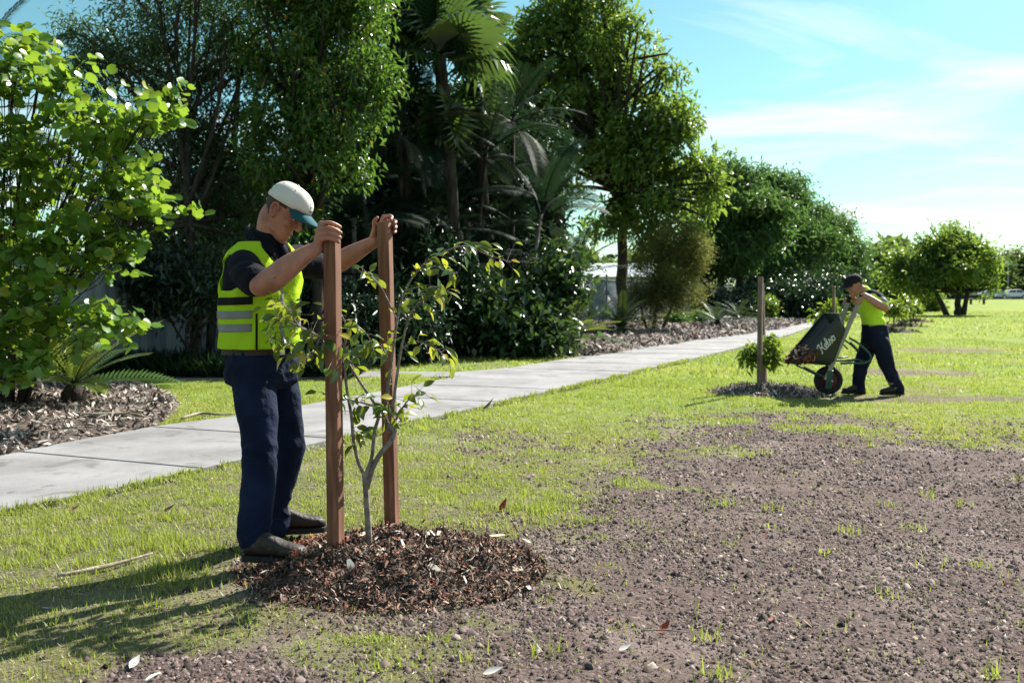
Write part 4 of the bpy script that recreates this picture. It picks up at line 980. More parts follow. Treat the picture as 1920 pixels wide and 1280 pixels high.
def mound(name, label, c, rx, ry, hgt, crater, nchip, csize, mat, shape_seed=0.0):
    n_r, n_a = 40, 96
    V = []; 
    def hz(x_, y_):
        q = np.hypot((x_ - c.x) / rx, (y_ - c.y) / ry); a = np.arctan2(y_ - c.y, x_ - c.x)
        q = q / (1 + .16 * (fbm(np.cos(a) * 1.3 + 5 + shape_seed, np.sin(a) * 1.3 + 5, 1.2, 3) - .5) * 2)
        z_ = hgt * (1 - sstep(.35, 1.0, q)) - hgt * crater * sstep(.38, .05, q)
        return z_ + (fbm(x_ * 1.0 + 7, y_, 9.0, 4) - .5) * hgt * 1.0 * sstep(1.05, .8, q) - .01 * sstep(.9, 1.05, q) + relief(x_, y_) * .6
    A_, Q_ = np.meshgrid(np.linspace(0, 2 * np.pi, n_a, endpoint=False), np.linspace(0.001, 1.15, n_r))
    X_ = c.x + np.cos(A_) * Q_ * rx; Y_ = c.y + np.sin(A_) * Q_ * ry; Z_ = hz(X_, Y_)
    idx = np.arange(n_r * n_a).reshape(n_r, n_a)
    F = np.stack([idx[:-1], np.roll(idx[:-1], -1, 1), np.roll(idx[1:], -1, 1), idx[1:]], -1).reshape(-1, 4)
    t = empty(name, (c.x, c.y, 0)); tag(t, label, 'mulch')
    link('earth_heap', mesh_np('earth_heap', np.stack([X_, Y_, Z_], -1).reshape(-1, 3), F, True), M_MULCHBASE, t)
    q = np.sqrt(rng.random(nchip)) * 1.08; q = np.where(rng.random(nchip) < .10, q * rng.uniform(1, 1.5, nchip), q); a = rng.uniform(0, 2 * np.pi, nchip)
    x_ = c.x + np.cos(a) * q * rx; y_ = c.y + np.sin(a) * q * ry
    chips('bark_chips', np.stack([x_, y_, hz(x_, y_) + rng.uniform(-.004, .018, nchip)], 1), csize, mat, t, tilt=.65, thin=.24)
    return t, hz
MC = Vector((-0.55, 4.50))
m1, mz1 = mound('mulch_mound', 'heap of brown bark mulch round the foot of the sapling and two stakes', MC, .66, .60, .105, .4, 17000, .034, M_CHIP_BROWN)
M_FIBRE = mat_island('red_fibre', [(0, (.22, .05, .03)), (.6, (.42, .12, .07)), (1, (.55, .26, .17))])
def fibre(cx, cy, n_, s_, rad):
    x_ = cx + rng.normal(0, rad, n_); y_ = cy + rng.normal(0, rad * .6, n_)
    return np.stack([x_, y_, mz1(x_, y_) + rng.uniform(.0, .03, n_)], 1)
rf = chips('red_bark_fibre', np.concatenate([fibre(-1.02, 4.78, 260, .03, .07), fibre(-.92, 4.66, 200, .03, .05), fibre(-.72, 4.86, 120, .03, .08), fibre(-.95, 4.3, 30, .02, .02)]), .045, M_FIBRE, m1, tilt=.8, thin=.12)
M_PALECHIP = mat_island('pale_leaf_litter', [(0, (.42, .38, .34)), (.5, (.6, .55, .5)), (1, (.5, .42, .3))])
x_ = rng.uniform(-1.25, .1, 60); y_ = rng.uniform(3.95, 5.1, 60)
chips('pale_litter', np.stack([x_, y_, mz1(x_, y_) + .015], 1), .055, M_PALECHIP, m1, tilt=.4, thin=.42)

# ---- sapling
M_TWIG = mat_noise('sapling_bark', (0.10, 0.085, 0.072), (0.34, 0.30, 0.26), 30, 0.85, 0.4, 90)
L_SAP = mat_leaf('sapling_leaf', [(0, (0.02, 0.06, 0.018)), (0.55, (0.045, 0.11, 0.022)), (0.86, (0.08, 0.15, 0.03)), (0.93, (0.34, 0.33, 0.04)), (1, (0.52, 0.40, 0.05))], (0.50, 0.56, 0.04), 0.40, 0.24, 0.6, per='object')
sb = P(691, 1034, 4.55)
sap = empty('planted_sapling', (sb.x, sb.y, 0.0)); tag(sap, 'young sapling with glossy green and yellow leaves growing between the two new stakes', 'sapling')
sk = MB()
def stem(pix, r0, r1, Y0=4.55, Y1=4.55, k=6):
    n_ = len(pix); pts = [P(a, b_, Y0 + (Y1 - Y0) * i / (n_ - 1)) for i, (a, b_) in enumerate(pix)]
    sm = [Vector(p) for p in catmull(pts, 5)]
    sk.tube(sm, [r0 + (r1 - r0) * i / (len(sm) - 1) for i in range(len(sm))], k); return sm
stem([(692, 1045), (691, 1000), (688, 950), (685, 905), (683, 888)], .0165, .012, k=9)
sL = stem([(684, 892), (672, 866), (663, 826), (659, 780), (651, 735), (645, 690), (632, 655), (600, 632), (560, 612), (515, 590)], .0105, .003, 4.58, 4.34)
sM = stem([(684, 892), (697, 858), (702, 810), (710, 772), (690, 738), (665, 700), (645, 660), (652, 620), (640, 590)], .0105, .004, 4.55, 4.62)
sR = stem([(688, 915), (700, 874), (715, 848), (732, 828), (740, 808), (726, 794)], .0125, .011, 4.55, 4.60, 8)
sR1 = stem([(730, 812), (723, 770), (730, 712), (738, 650), (746, 592), (760, 545), (785, 505), (825, 476), (870, 462), (915, 478), (958, 492)], .0095, .0022, 4.60, 4.72)
sR2 = stem([(733, 806), (741, 730), (752, 655), (764, 604), (778, 576), (803, 556), (832, 548)], .0085, .003, 4.60, 4.56)
sR3 = stem([(724, 785), (708, 765), (690, 758), (668, 752), (640, 745), (605, 738)], .006, .0025, 4.60, 4.42)
sR4 = stem([(735, 800), (752, 770), (768, 748), (795, 738)], .005, .002, 4.6, 4.5)
sT = [stem([(700, 655), (690, 630), (670, 612)], .004, .002), stem([(745, 600), (715, 540), (690, 515), (672, 508)], .004, .002, 4.6, 4.75), stem([(752, 655), (780, 640), (820, 655), (832, 668)], .004, .0015, 4.6, 4.5),
      stem([(785, 505), (815, 500), (850, 510), (862, 520)], .0035, .0015, 4.66, 4.6), stem([(760, 545), (800, 535), (840, 545), (845, 560)], .0035, .0015, 4.64, 4.55), stem([(646, 690), (665, 672), (705, 650), (735, 655)], .004, .002, 4.6, 4.5),
      stem([(560, 612), (540, 580), (520, 560)], .0035, .0015, 4.36, 4.26), stem([(590, 628), (560, 650), (525, 640), (495, 625)], .004, .0015, 4.40, 4.30), stem([(600, 632), (585, 665), (560, 680)], .004, .0015, 4.40, 4.32), stem([(660, 800), (672, 815), (683, 820)], .003, .001, 4.55, 4.5)]
sk.obj('trunk', M_TWIG, sap, smooth=True)
def ovate(name, L, W, curl):
    mb = MB(); ts = (0, .14, .34, .56, .78, 1.0); ws = (.04, .6, 1.0, .95, .55, 0.0)
    mid = [Vector((L * t_, 0, -curl * L * t_ * t_)) for t_ in ts]
    for sgn in (1, -1):
        out = [Vector((L * t_, sgn * W * .5 * w_, -curl * L * t_ * t_ + W * .16 * w_)) for t_, w_ in zip(ts, ws)]
        o = len(mb.v); mb.v += [tuple(p) for p in mid + out[:-1]]
        for i in range(4): f = (o + i, o + i + 1, o + 7 + i, o + 6 + i); mb.f.append(f if sgn > 0 else f[::-1])
        f = (o + 4, o + 5, o + 10); mb.f.append(f if sgn > 0 else f[::-1])
    bm = bmesh.new(); me = mb.mesh(name, True); bm.from_mesh(me); bmesh.ops.remove_doubles(bm, verts=bm.verts, dist=1e-5); bm.to_mesh(me); bm.free()
    return me
OV = [ovate('leaf', .082, .042, .25), ovate('leaf', .072, .034, .45), ovate('leaf', .065, .036, .1)]
for o_ in OV: o_.materials.append(L_SAP)
sinv = world_of(sap).inverted(); random.seed(77)
pet = MB()
def leaves_on(sm, i0, i1, n_, spread=.03, droop=.7, sc=1.0):
    for i in range(n_):
        q = i0 + (i1 - i0) * (i + random.random()) / n_; k_ = min(len(sm) - 2, max(0, int(q * (len(sm) - 1)))); p = Vector(sm[k_]).lerp(Vector(sm[k_ + 1]), random.random()); t_ = (Vector(sm[k_ + 1]) - Vector(sm[k_])).normalized()
        s_ = t_.cross(Vector((0, 0, 1))); s_ = s_.normalized() if s_.length > .01 else Vector((1, 0, 0))
        off = s_ * (random.choice((-1, 1)) * random.uniform(.3, 1)) + Vector((random.gauss(.15, .5), random.gauss(0, .5), random.gauss(.1, .5)))
        off = off.normalized() * abs(random.gauss(spread, spread * .6)); p2 = p + off
        if off.length > .012: pet.tube([p, p.lerp(p2, .5) + Vector((0, 0, .004)), p2], [.0018, .0014, .001], 3, False)
        ld = (t_ * .4 + off.normalized() * .8 + Vector((random.gauss(0, .3), random.gauss(0, .3), -droop * random.uniform(.3, 1.3)))).normalized()
        nn = Vector((random.gauss(.15, .6), random.gauss(-.35, .5), .8))
        o = bpy.data.objects.new('leaf', random.choice(OV)); COL.objects.link(o); o.parent = sap; o.matrix_local = sinv @ leaf_matrix(p2, ld, nn, sc * random.uniform(.6, 1.08))
leaves_on(sL, .60, 1.0, 46, .06); leaves_on(sT[6], .2, 1, 15, .05); leaves_on(sT[7], .1, 1, 22, .05); leaves_on(sT[8], .1, 1, 16, .05)
leaves_on(sM, .62, 1.0, 20, .05); leaves_on(sT[0], .0, 1, 15, .05); leaves_on(sT[5], .1, 1, 20, .05); leaves_on(sT[1], .45, 1, 11, .03); leaves_on(sT[2], .3, 1, 17, .03)
leaves_on(sR1, .38, .62, 12, .04); leaves_on(sR1, .62, 1.0, 37, .05, .5); leaves_on(sT[3], .1, 1, 11, .03); leaves_on(sT[4], .1, 1, 11, .03); leaves_on(sR2, .7, 1, 11, .03); leaves_on(sR2, .3, .6, 6, .05)
leaves_on(sR3, .2, 1, 16, .035); leaves_on(sR4, .0, 1, 25, .045, .5); leaves_on(sT[9], .1, 1, 6, .02); leaves_on(sL, .2, .4, 5, .03); leaves_on(sR1, .02, .2, 8, .04); leaves_on(sR3, 0, .3, 7, .03)
tag(pet.obj('leaf_stalks', M_TWIG, sap), kind='stuff')

# ---- second planted tree with its old stakes, and the far ones in the row
b2 = G(1424, 738)
stake('weathered stake, taller of the pair left of the wheelbarrow', (b2.x, b2.y, 0), P(1426, 519, b2.y), .055, R(-30), M_STAKE_OLD, 'old stakes by the second tree')
bq = G(1434, 730)
stake('weathered stake half hidden behind the taller one left of the wheelbarrow', (bq.x, bq.y, 0), P(1428, 530, bq.y), .05, R(-35), M_STAKE_OLD, 'old stakes by the second tree')
mound('mulch_mound', 'small heap of grey mulch round the staked tree left of the wheelbarrow', Vector((b2.x + .15, b2.y + .12)), .72, .62, .09, .2, 3200, .07, M_CHIP_GREY, 3.0)
L_SAP2 = mat_leaf('young_leaf', [(0, (0.03, 0.075, 0.015)), (0.6, (0.07, 0.15, 0.022)), (1, (0.14, 0.22, 0.03))], (0.38, 0.52, 0.04), 0.42, 0.35, 0.5)
Yp = b2.y + .22
tree('young_tree', 'little drooping-leaved tree tied between the weathered stakes', 'sapling', onground(1428, Yp), [P(1428, 700, Yp), P(1426, 640, Yp)], .012,
     [lobe(1412, 655, Yp, 14, 18), lobe(1440, 650, Yp, 13, 20), lobe(1445, 672, Yp, 10, 14), lobe(1405, 668, Yp, 9, 12)], 46, 9, .05, .11, .04, L_SAP2, M_TWIG, .6, twigs=6, sprigs=0)
b3 = G(1564, 655); stake('weathered stake standing behind the wheelbarrow handles', (b3.x, b3.y, 0), P(1563, 536, b3.y), .06, R(-30), M_STAKE_OLD)
tree('young_tree', 'pale-leaved young tree behind the wheelbarrow tray', 'sapling', onground(1556, 22), [P(1556, 600, 22), P(1556, 570, 22)], .015,
     [lobe(1545, 588, 22, 14, 9), lobe(1572, 582, 22, 14, 9), lobe(1588, 594, 22, 10, 7), lobe(1528, 592, 22, 9, 6), lobe(1555, 572, 22, 9, 6)], 36, 7, .07, .17, .055, L_SAP2, M_TWIG, .5, twigs=6)
for i, (px, Y, lab) in enumerate(((1676, 30, 'young tree right behind the bending man, nearest of the three in the far row'), (1694, 35, 'young tree in the far row, middle of the three behind the bending man'), (1713, 40, 'young tree in the far row, third behind the bending man'))):
    s = Y / FPX
    tree('young_tree', lab, 'sapling', onground(px, Y), [P(px, 590, Y), P(px, 570, Y)], .03, [lobe(px, 576, Y, 9, 9), lobe(px + 9, 581, Y, 8, 4), lobe(px - 9, 583, Y, 8, 4), lobe(px + 2, 565, Y, 5, 6)], 24, 6, .09, .26, .08, L_SAP2, M_TWIG, .4, group='young trees in the far row', twigs=6)
    c_ = onground(px, Y); mound('mulch_mound', ('mulch heap under the nearest far young tree', 'mulch heap under the middle far young tree', 'mulch heap under the third far young tree')[i], Vector((c_.x, c_.y)), .75, .75, .1, .1, 250, .16, M_CHIP_BROWN, i * 2.0)

# ---- litter on the ground
M_DRYLEAF = mat_noise('dry_leaf', (0.12, 0.055, 0.03), (0.30, 0.16, 0.09), 20, 0.8, 0.3, 60)
M_STICK = mat_noise('dry_stick', (0.18, 0.14, 0.10), (0.42, 0.36, 0.30), 12, 0.9, 0.4, 60)
M_REDLEAF = mat_noise('red_leaf', (0.22, 0.03, 0.015), (0.40, 0.08, 0.04), 30, 0.7)
M_PALELEAF = mat_noise('pale_leaf', (0.45, 0.42, 0.38), (0.62, 0.58, 0.53), 30, 0.8)
def dry_leaf(label, px, py, s, mat, rz=0.0, curl=.5, cat='leaf'):
    me = ovate('fallen_leaf', s, s * .5, -curl); g = G(px, py)
    o = link('fallen_leaf', me, mat, None, loc=(g.x, g.y, float(relief(g.x, g.y)) + .012)); o.rotation_euler = (R(14), R(-8), rz); tag(o, label, cat, 'fallen leaves'); return o
dry_leaf('large curled brown leaf lying on the grass beside the footpath', 905, 769, .13, M_DRYLEAF, .2, .9)
dry_leaf('dark red curled leaf at the grass edge right of the mulch heap', 938, 955, .07, M_REDLEAF, 1.2, .8)
dry_leaf('rust coloured leaf on the grass right of the footpath, left part of lawn', 300, 968, .09, M_DRYLEAF, .3)
dry_leaf('small red leaf on the bare earth, lower right of centre', 1236, 1182, .06, M_REDLEAF, .8)
dry_leaf('white leaf on the bare earth at the bottom, right of the mulch heap', 905, 1256, .07, M_PALELEAF, .1, .2)
dry_leaf('upright pale leaf in the shaded grass at bottom left', 243, 1250, .06, M_PALELEAF, 1.4, .3)
dry_leaf('pale leaf on bare earth near the bottom edge', 1160, 1216, .05, M_PALELEAF, .4, .2)
dry_leaf('reddish leaf in the sunny grass behind the man', 130, 962, .07, M_REDLEAF, .1)
dry_leaf('red leaf on the mulch under the round-leaved bush', 40, 828, .12, M_REDLEAF, .2)
def stick(label, pix, r, mat=None, cat='stick', name='fallen_stick', hfun=None):
    pts = [G(a, b_) for a, b_ in pix]; pts = [Vector((p.x, p.y, (hfun(p.x, p.y) if hfun else float(relief(p.x, p.y))) + .022)) for p in pts]
    sm = catmull(pts, 4); mb = MB(); mb.tube(sm, [r * (1 - .5 * abs(2 * i / (len(sm) - 1) - .8)) for i in range(len(sm))], 6); o = mb.obj(name, mat or M_STICK, None, smooth=True); tag(o, label, cat); return o
stick('long thin strip of bark on the grass left of the man\'s boots', [(108, 1090), (170, 1078), (225, 1066), (285, 1048)], .012)
stick('thin twig on the grass beside the footpath behind the man', [(340, 789), (375, 780), (410, 782), (440, 781)], .016)
stick('dry palm stalk lying across the mulch at the path edge', [(130, 795), (180, 797), (240, 794), (283, 796)], .028, hfun=h1)
stick('second dry stalk lying across the mulch below the bush', [(150, 782), (190, 790), (225, 792), (262, 801)], .02, hfun=h1)
stick('thin straight twig on the bare earth near the bottom', [(1205, 1184), (1250, 1186), (1300, 1190)], .004)
stick('short pale stick at the bottom edge left of centre', [(270, 1278), (285, 1270), (300, 1262)], .006, M_PALELEAF)
# dry thatch and crumbs between the blades
M_THATCH = mat_island('thatch', [(0, (.03, .022, .016)), (.35, (.10, .075, .05)), (.6, (.22, .18, .11)), (.85, (.36, .31, .20)), (1, (.50, .45, .33))])
x_ = rng.uniform(-3.2, 4.5, 45000); y_ = 2.4 + 6.5 * rng.random(45000) ** 1.3; k = free_lawn(x_, y_) & (rng.random(45000) < 1 - .65 * soil_mask(x_, y_)) & (np.hypot((x_ + .6) / .69, (y_ - 4.5) / .62) > 1.05); x_, y_ = x_[k], y_[k]
th_ = chips('dry_thatch', np.stack([x_, y_, relief(x_, y_) + .004], 1), .022, M_THATCH, tilt=.35, thin=.16); tag(th_, 'dry thatch and soil crumbs between the grass blades', 'thatch', kind='stuff')
# scattered bits on lawn and earth
x_ = rng.uniform(-2.6, 5, 2600); y_ = rng.uniform(2.5, 9.5, 2600); k = free_lawn(x_, y_) & (rng.random(2600) < .35 + .65 * soil_mask(x_, y_)); x_, y_ = x_[k], y_[k]
lt = chips('leaf_litter', np.stack([x_, y_, relief(x_, y_) + .012], 1), .032, M_CHIP_BROWN, tilt=.3, thin=.3); tag(lt, 'scattered bits of bark and dry leaf on the ground', 'litter', kind='stuff')

# ================================================================== PEOPLE
class Soup:                            # overlapping closed shells that are fused into one skin
    def __init__(s): s.mb = MB()
    def loft(s, rings):
        k = len(rings[0]); vs = [p for r in rings for p in r]; fs = []
        for i in range(len(rings) - 1):
            for j in range(k): fs.append((i * k + j, i * k + (j + 1) % k, (i + 1) * k + (j + 1) % k, (i + 1) * k + j))
        fs.append(tuple(range(k))[::-1]); fs.append(tuple(range((len(rings) - 1) * k, len(rings) * k)))
        s.mb.add(vs, fs); return s
    def tube(s, pts, rad, k=14, m=5, sq=None):
        pr = catmull([(*Vector(p), r) for p, r in zip(pts, rad)], m)
        s.mb.tube([Vector(p[:3]) for p in pr], [max(.001, p[3]) for p in pr], k); 
        for e in (0, -1): s.ball(Vector(pr[e][:3]), (pr[e][3] * .985,) * 3)
        return s
    def ball(s, c, r, rot=None, k=12, h=8):
        c = Vector(c); rings = []
        for i in range(1, h):
            a = math.pi * i / h
            ring_ = []
            for j in range(k):
                b_ = 2 * math.pi * j / k; p = Vector((r[0] * math.sin(a) * math.cos(b_), r[1] * math.sin(a) * math.sin(b_), -r[2] * math.cos(a)))
                ring_.append(c + (rot @ p if rot is not None else p))
            rings.append(ring_)
        return s.loft(rings)
    def fuse(s, name, voxel, smooth=4, factor=.5):
        me = s.mb.mesh(name); bm = bmesh.new(); bm.from_mesh(me); bmesh.ops.recalc_face_normals(bm, faces=bm.faces); bm.to_mesh(me); bm.free()
        o = bpy.data.objects.new('tmp', me); COL.objects.link(o)
        r = o.modifiers.new('r', 'REMESH'); r.mode = 'VOXEL'; r.voxel_size = voxel; r.adaptivity = 0
        q = o.modifiers.new('s', 'SMOOTH'); q.factor = factor; q.iterations = smooth
        dg = bpy.context.evaluated_depsgraph_get(); dg.update()
        out = bpy.data.meshes.new_from_object(o.evaluated_get(dg)); out.name = name
        bpy.data.objects.remove(o); bpy.data.meshes.remove(me)
        out.polygons.foreach_set('use_smooth', [True] * len(out.polygons))
        return out
def get_v(me): a = np.empty(len(me.vertices) * 3, np.float32); me.vertices.foreach_get('co', a); return a.reshape(-1, 3).astype(float)
def get_n(me): a = np.empty(len(me.vertices) * 3, np.float32); me.vertices.foreach_get('normal', a); return a.reshape(-1, 3).astype(float)
def set_v(me, v): me.vertices.foreach_set('co', np.asarray(v, np.float32).ravel()); me.update()
def ring(c, u, v, a, b_, e=2.3, k=32):
    out = []
    for j in range(k):
        t_ = 2 * math.pi * j / k; ct, st = math.cos(t_), math.sin(t_)
        out.append(Vector(c) + u * (a * math.copysign(abs(ct) ** (2 / e), ct)) + v * (b_ * math.copysign(abs(st) ** (2 / e), st)))
    return out
def folds(me, amp, sc=(7, 7, 9), bias=None):
    v = get_v(me); n_ = get_n(me)
    d = (vnoise(v[:, 0] * sc[0] + v[:, 2] * sc[2] * .9 + 3, v[:, 1] * sc[1] - v[:, 2] * sc[2] * .5) - .5) + .6 * (vnoise(v[:, 0] * sc[0] * 2.3 - v[:, 2] * sc[2] * 1.1, v[:, 1] * sc[1] * 2 + v[:, 2] * sc[2] * 1.7 + 9) - .5)
    r_ = 1 - np.abs(d) * 2.2; d = r_ - r_.mean()
    w = bias(v) if bias else 1.0
    set_v(me, v + n_ * (d * amp * w)[:, None])

def mat_skin(name, c1, c2, dirt=None):
    m = mat_noise(name, c1, c2, 14, 0.48, 0.12, 160, spec=.4)
    b = m.node_tree.nodes['Principled BSDF']; b.inputs['Subsurface Weight'].default_value = .08; b.inputs['Subsurface Radius'].default_value = (.012, .005, .003); b.inputs['Subsurface Scale'].default_value = .5
    return m
def mat_cloth(name, c1, c2, rough=.9, weave=420, bump=.25, trans=None, bdist=.002):
    m = mat_noise(name, c1, c2, 6, rough, bump, weave, spec=.15, bdist=bdist)
    if trans:
        n = m.node_tree.nodes; l = m.node_tree.links; b = n['Principled BSDF']
        t = n.new('ShaderNodeBsdfTranslucent'); t.inputs['Color'].default_value = (*trans, 1); ms = n.new('ShaderNodeMixShader'); ms.inputs[0].default_value = .4
        l.new(b.outputs[0], ms.inputs[1]); l.new(t.outputs[0], ms.inputs[2]); l.new(ms.outputs[0], n['Material Output'].inputs['Surface'])
    return m
M_SKIN = mat_skin('skin', (.27, .105, .066), (.46, .21, .14))
M_SKIN2 = mat_skin('skin_tanned', (.36, .17, .11), (.44, .22, .15))
M_SHIRT = mat_cloth('navy_shirt', (.004, .0045, .008), (.009, .010, .016), .9, 18, .5, bdist=.015)
M_VEST = mat_cloth('hi_vis_vest', (.52, .80, .025), (.60, .88, .035), .75, 16, .55, trans=(.62, .85, .03), bdist=.02)
M_TAPE = mat_cloth('reflective_tape', (.17, .175, .18), (.24, .245, .25), .45, 200, .1)
M_BLACKTAPE = mat_cloth('black_band', (.008, .008, .01), (.016, .016, .018))
M_DENIM = mat_cloth('denim', (.0032, .0065, .021), (.0095, .019, .055), .85, 20, .6, bdist=.02)
M_NAVY = mat_cloth('navy_drill', (.006, .008, .022), (.012, .016, .038), .85, 16, .6, bdist=.02)
M_LEATHER = mat_noise('boot_leather', (.016, .012, .010), (.045, .036, .030), 18, .55, .3, 60)
M_SOLE = mat_noise('boot_sole', (.012, .011, .010), (.03, .027, .025), 20, .8)
M_CAPW = mat_cloth('cap_cream', (.56, .53, .47), (.66, .63, .57), .9, 260, .2)
M_TEAL = mat_cloth('cap_teal', (.008, .06, .075), (.014, .09, .11), .8, 260, .2)
M_BLACKCAP = mat_cloth('cap_black', (.008, .008, .010), (.018, .018, .022), .8, 260, .2)
M_HAIR = mat_noise('short_hair', (.03, .02, .014), (.09, .065, .05), 60, .7, .5, 240)
M_EYE = mat_noise('eye', (.5, .48, .45), (.6, .58, .55), 10, .2)
M_IRIS = mat_noise('iris', (.02, .015, .01), (.04, .03, .02), 40, .2)
M_LIP = mat_skin('lip', (.34, .11, .085), (.40, .15, .11))
M_BUCKLE = mat_noise('buckle', (.5, .5, .5), (.62, .62, .62), 10, .3, metallic=.9)

HEAD = [(-.120, .046, .080, .016), (-.110, .022, .092, .031), (-.092, -.008, .096, .045), (-.066, -.038, .094, .056), (-.038, -.060, .093, .063), (-.010, -.076, .091, .068), (.020, -.090, .090, .072), (.050, -.098, .093, .076), (.076, -.097, .087, .074), (.100, -.078, .066, .060), (.114, -.045, .033, .037), (.121, -.012, .0, .010)]
def head_frame(c, fwd, pitch, roll=0.0):
    f = Vector(fwd).normalized(); l_ = Vector((0, 0, 1)).cross(f).normalized()
    f2 = f * math.cos(pitch) - Vector((0, 0, 1)) * math.sin(pitch); u2 = f * math.sin(pitch) + Vector((0, 0, 1)) * math.cos(pitch)
    return Matrix(((f2.x, l_.x, u2.x, c.x), (f2.y, l_.y, u2.y, c.y), (f2.z, l_.z, u2.z, c.z), (0, 0, 0, 1)))
def add_head(sp, M):
    T = lambda x_, y_, z_: M @ Vector((x_, y_, z_)); R3 = M.to_3x3()
    rings = []
    hs = catmull([tuple(h) for h in HEAD], 3)
    for z_, xb, xf, hw in hs:
        c = (xb + xf) / 2; rings.append(ring(T(c, 0, z_), R3 @ Vector((1, 0, 0)), R3 @ Vector((0, 1, 0)), max(.003, (xf - xb) / 2), max(.003, hw), 2.15, 28))
    sp.loft(rings)
    b = lambda x_, y_, z_, r, rt=None: sp.ball(T(x_, y_, z_), r, R3 if rt is None else R3 @ rt)
    sp.tube([T(.090, 0, .032), T(.101, 0, .010), T(.116, 0, -.012), T(.110, 0, -.024)], [.0085, .0100, .0122, .0105], 10, 3)   # nose
    for s in (-1, 1):
        b(.100, s * .013, -.022, (.011, .008, .008))                                        # nostril wings
        b(.080, s * .030, .041, (.017, .026, .010))                                         # brow
        b(.064, s * .038, -.020, (.022, .020, .020))                                        # cheek
        b(.020, s * .044, -.070, (.040, .012, .022))                                        # jaw
    b(.082, 0, -.107, (.016, .020, .014))                                                   # chin
    b(.0945, 0, -.058, (.010, .024, .0070)); b(.0925, 0, -.0765, (.010, .021, .0075))       # lips
    for s in (-1, 1):                                                                       # ears
        e = Matrix.Rotation(R(-12), 3, 'Y') @ Matrix.Rotation(R(s * -22), 3, 'Z')
        pts = []
        for i in range(13):
            a = R(-120 + 300 * i / 12); pts.append(T(-.008 - .017 * math.cos(a) * 1.0 - .006 * math.sin(a), s * (.076 + .010 * (1 if math.cos(a) > 0 else .55)), .006 + .030 * math.sin(a)))
        sp.tube(pts, [.0055] * 13, 8, 2); b(-.007, s * .073, .002, (.014, .006, .024), e); b(.0, s * .072, -.026, (.008, .006, .010))
def finish_head(me, M):
    v = get_v(me); Mi = np.array(M.inverted()); q = v @ Mi[:3, :3].T + Mi[:3, 3]
    d = np.zeros_like(q)
    for s in (-1, 1):
        r2 = ((q[:, 0] - .092) / .03) ** 2 + ((q[:, 1] - s * .031) / .017) ** 2 + ((q[:, 2] - .018) / .011) ** 2; d[:, 0] -= .0085 * np.exp(-r2)      # eye sockets
        r3 = ((q[:, 0] + .004) / .02) ** 2 + ((q[:, 1] - s * .084) / .016) ** 2 + ((q[:, 2] - .006) / .016) ** 2; d[:, 1] -= s * .006 * np.exp(-r3)    # ear bowl
    r4 = ((q[:, 0] - .097) / .02) ** 2 + (q[:, 1] / .024) ** 2 + ((q[:, 2] + .0672) / .0045) ** 2; d[:, 0] -= .010 * np.exp(-r4)                       # mouth line
    Mf = np.array(M)[:3, :3]; set_v(me, v + d @ Mf.T)
def head_extras(t, M, hair_mat):
    R3 = M.to_3x3()
    for s in (-1, 1):
        e = Soup(); e.ball(M @ Vector((.0775, s * .031, .017)), (.0115, .0125, .0105), R3, 14, 10); eo = link('eye', e.mb.mesh('eye', True), M_EYE, t)
        i_ = Soup(); i_.ball(M @ Vector((.0865, s * .031, .013)), (.0030, .0055, .0055), R3, 10, 6); link('iris', i_.mb.mesh('iris', True), M_IRIS, eo)
        bw = Soup(); bw.tube([M @ Vector((.099, s * .013, .044)), M @ Vector((.098, s * .030, .049)), M @ Vector((.086, s * .048, .043))], [.003, .0042, .002], 6, 3); link('eyebrow', bw.mb.mesh('eyebrow', True), hair_mat, t)
    # cropped hair: skull shell kept behind and above the ears
    mb = MB(); rings = []
    for z_, xb, xf, hw in catmull([tuple(h) for h in HEAD], 4):
        c = (xb + xf) / 2; rings.append([(c + ((xf - xb) / 2 + .0035) * math.cos(a), (hw + .0035) * math.sin(a), z_) for a in [2 * math.pi * j / 48 for j in range(48)]])
    for i in range(len(rings) - 1):
        for j in range(48):
            q = [rings[i][j], rings[i][(j + 1) % 48], rings[i + 1][(j + 1) % 48], rings[i + 1][j]]; cx = sum(p[0] for p in q) / 4; cz = sum(p[2] for p in q) / 4
            if (cx < -.030 and cz > -.055 - .5 * (cx + .03)) or (cx < .055 and cz > .050) or (cx < .032 and cx > -.03 and cz > .034):
                mb.add([M @ Vector(p) for p in q], [(0, 1, 2, 3)])
    mb.obj('hair', hair_mat, t, smooth=True)
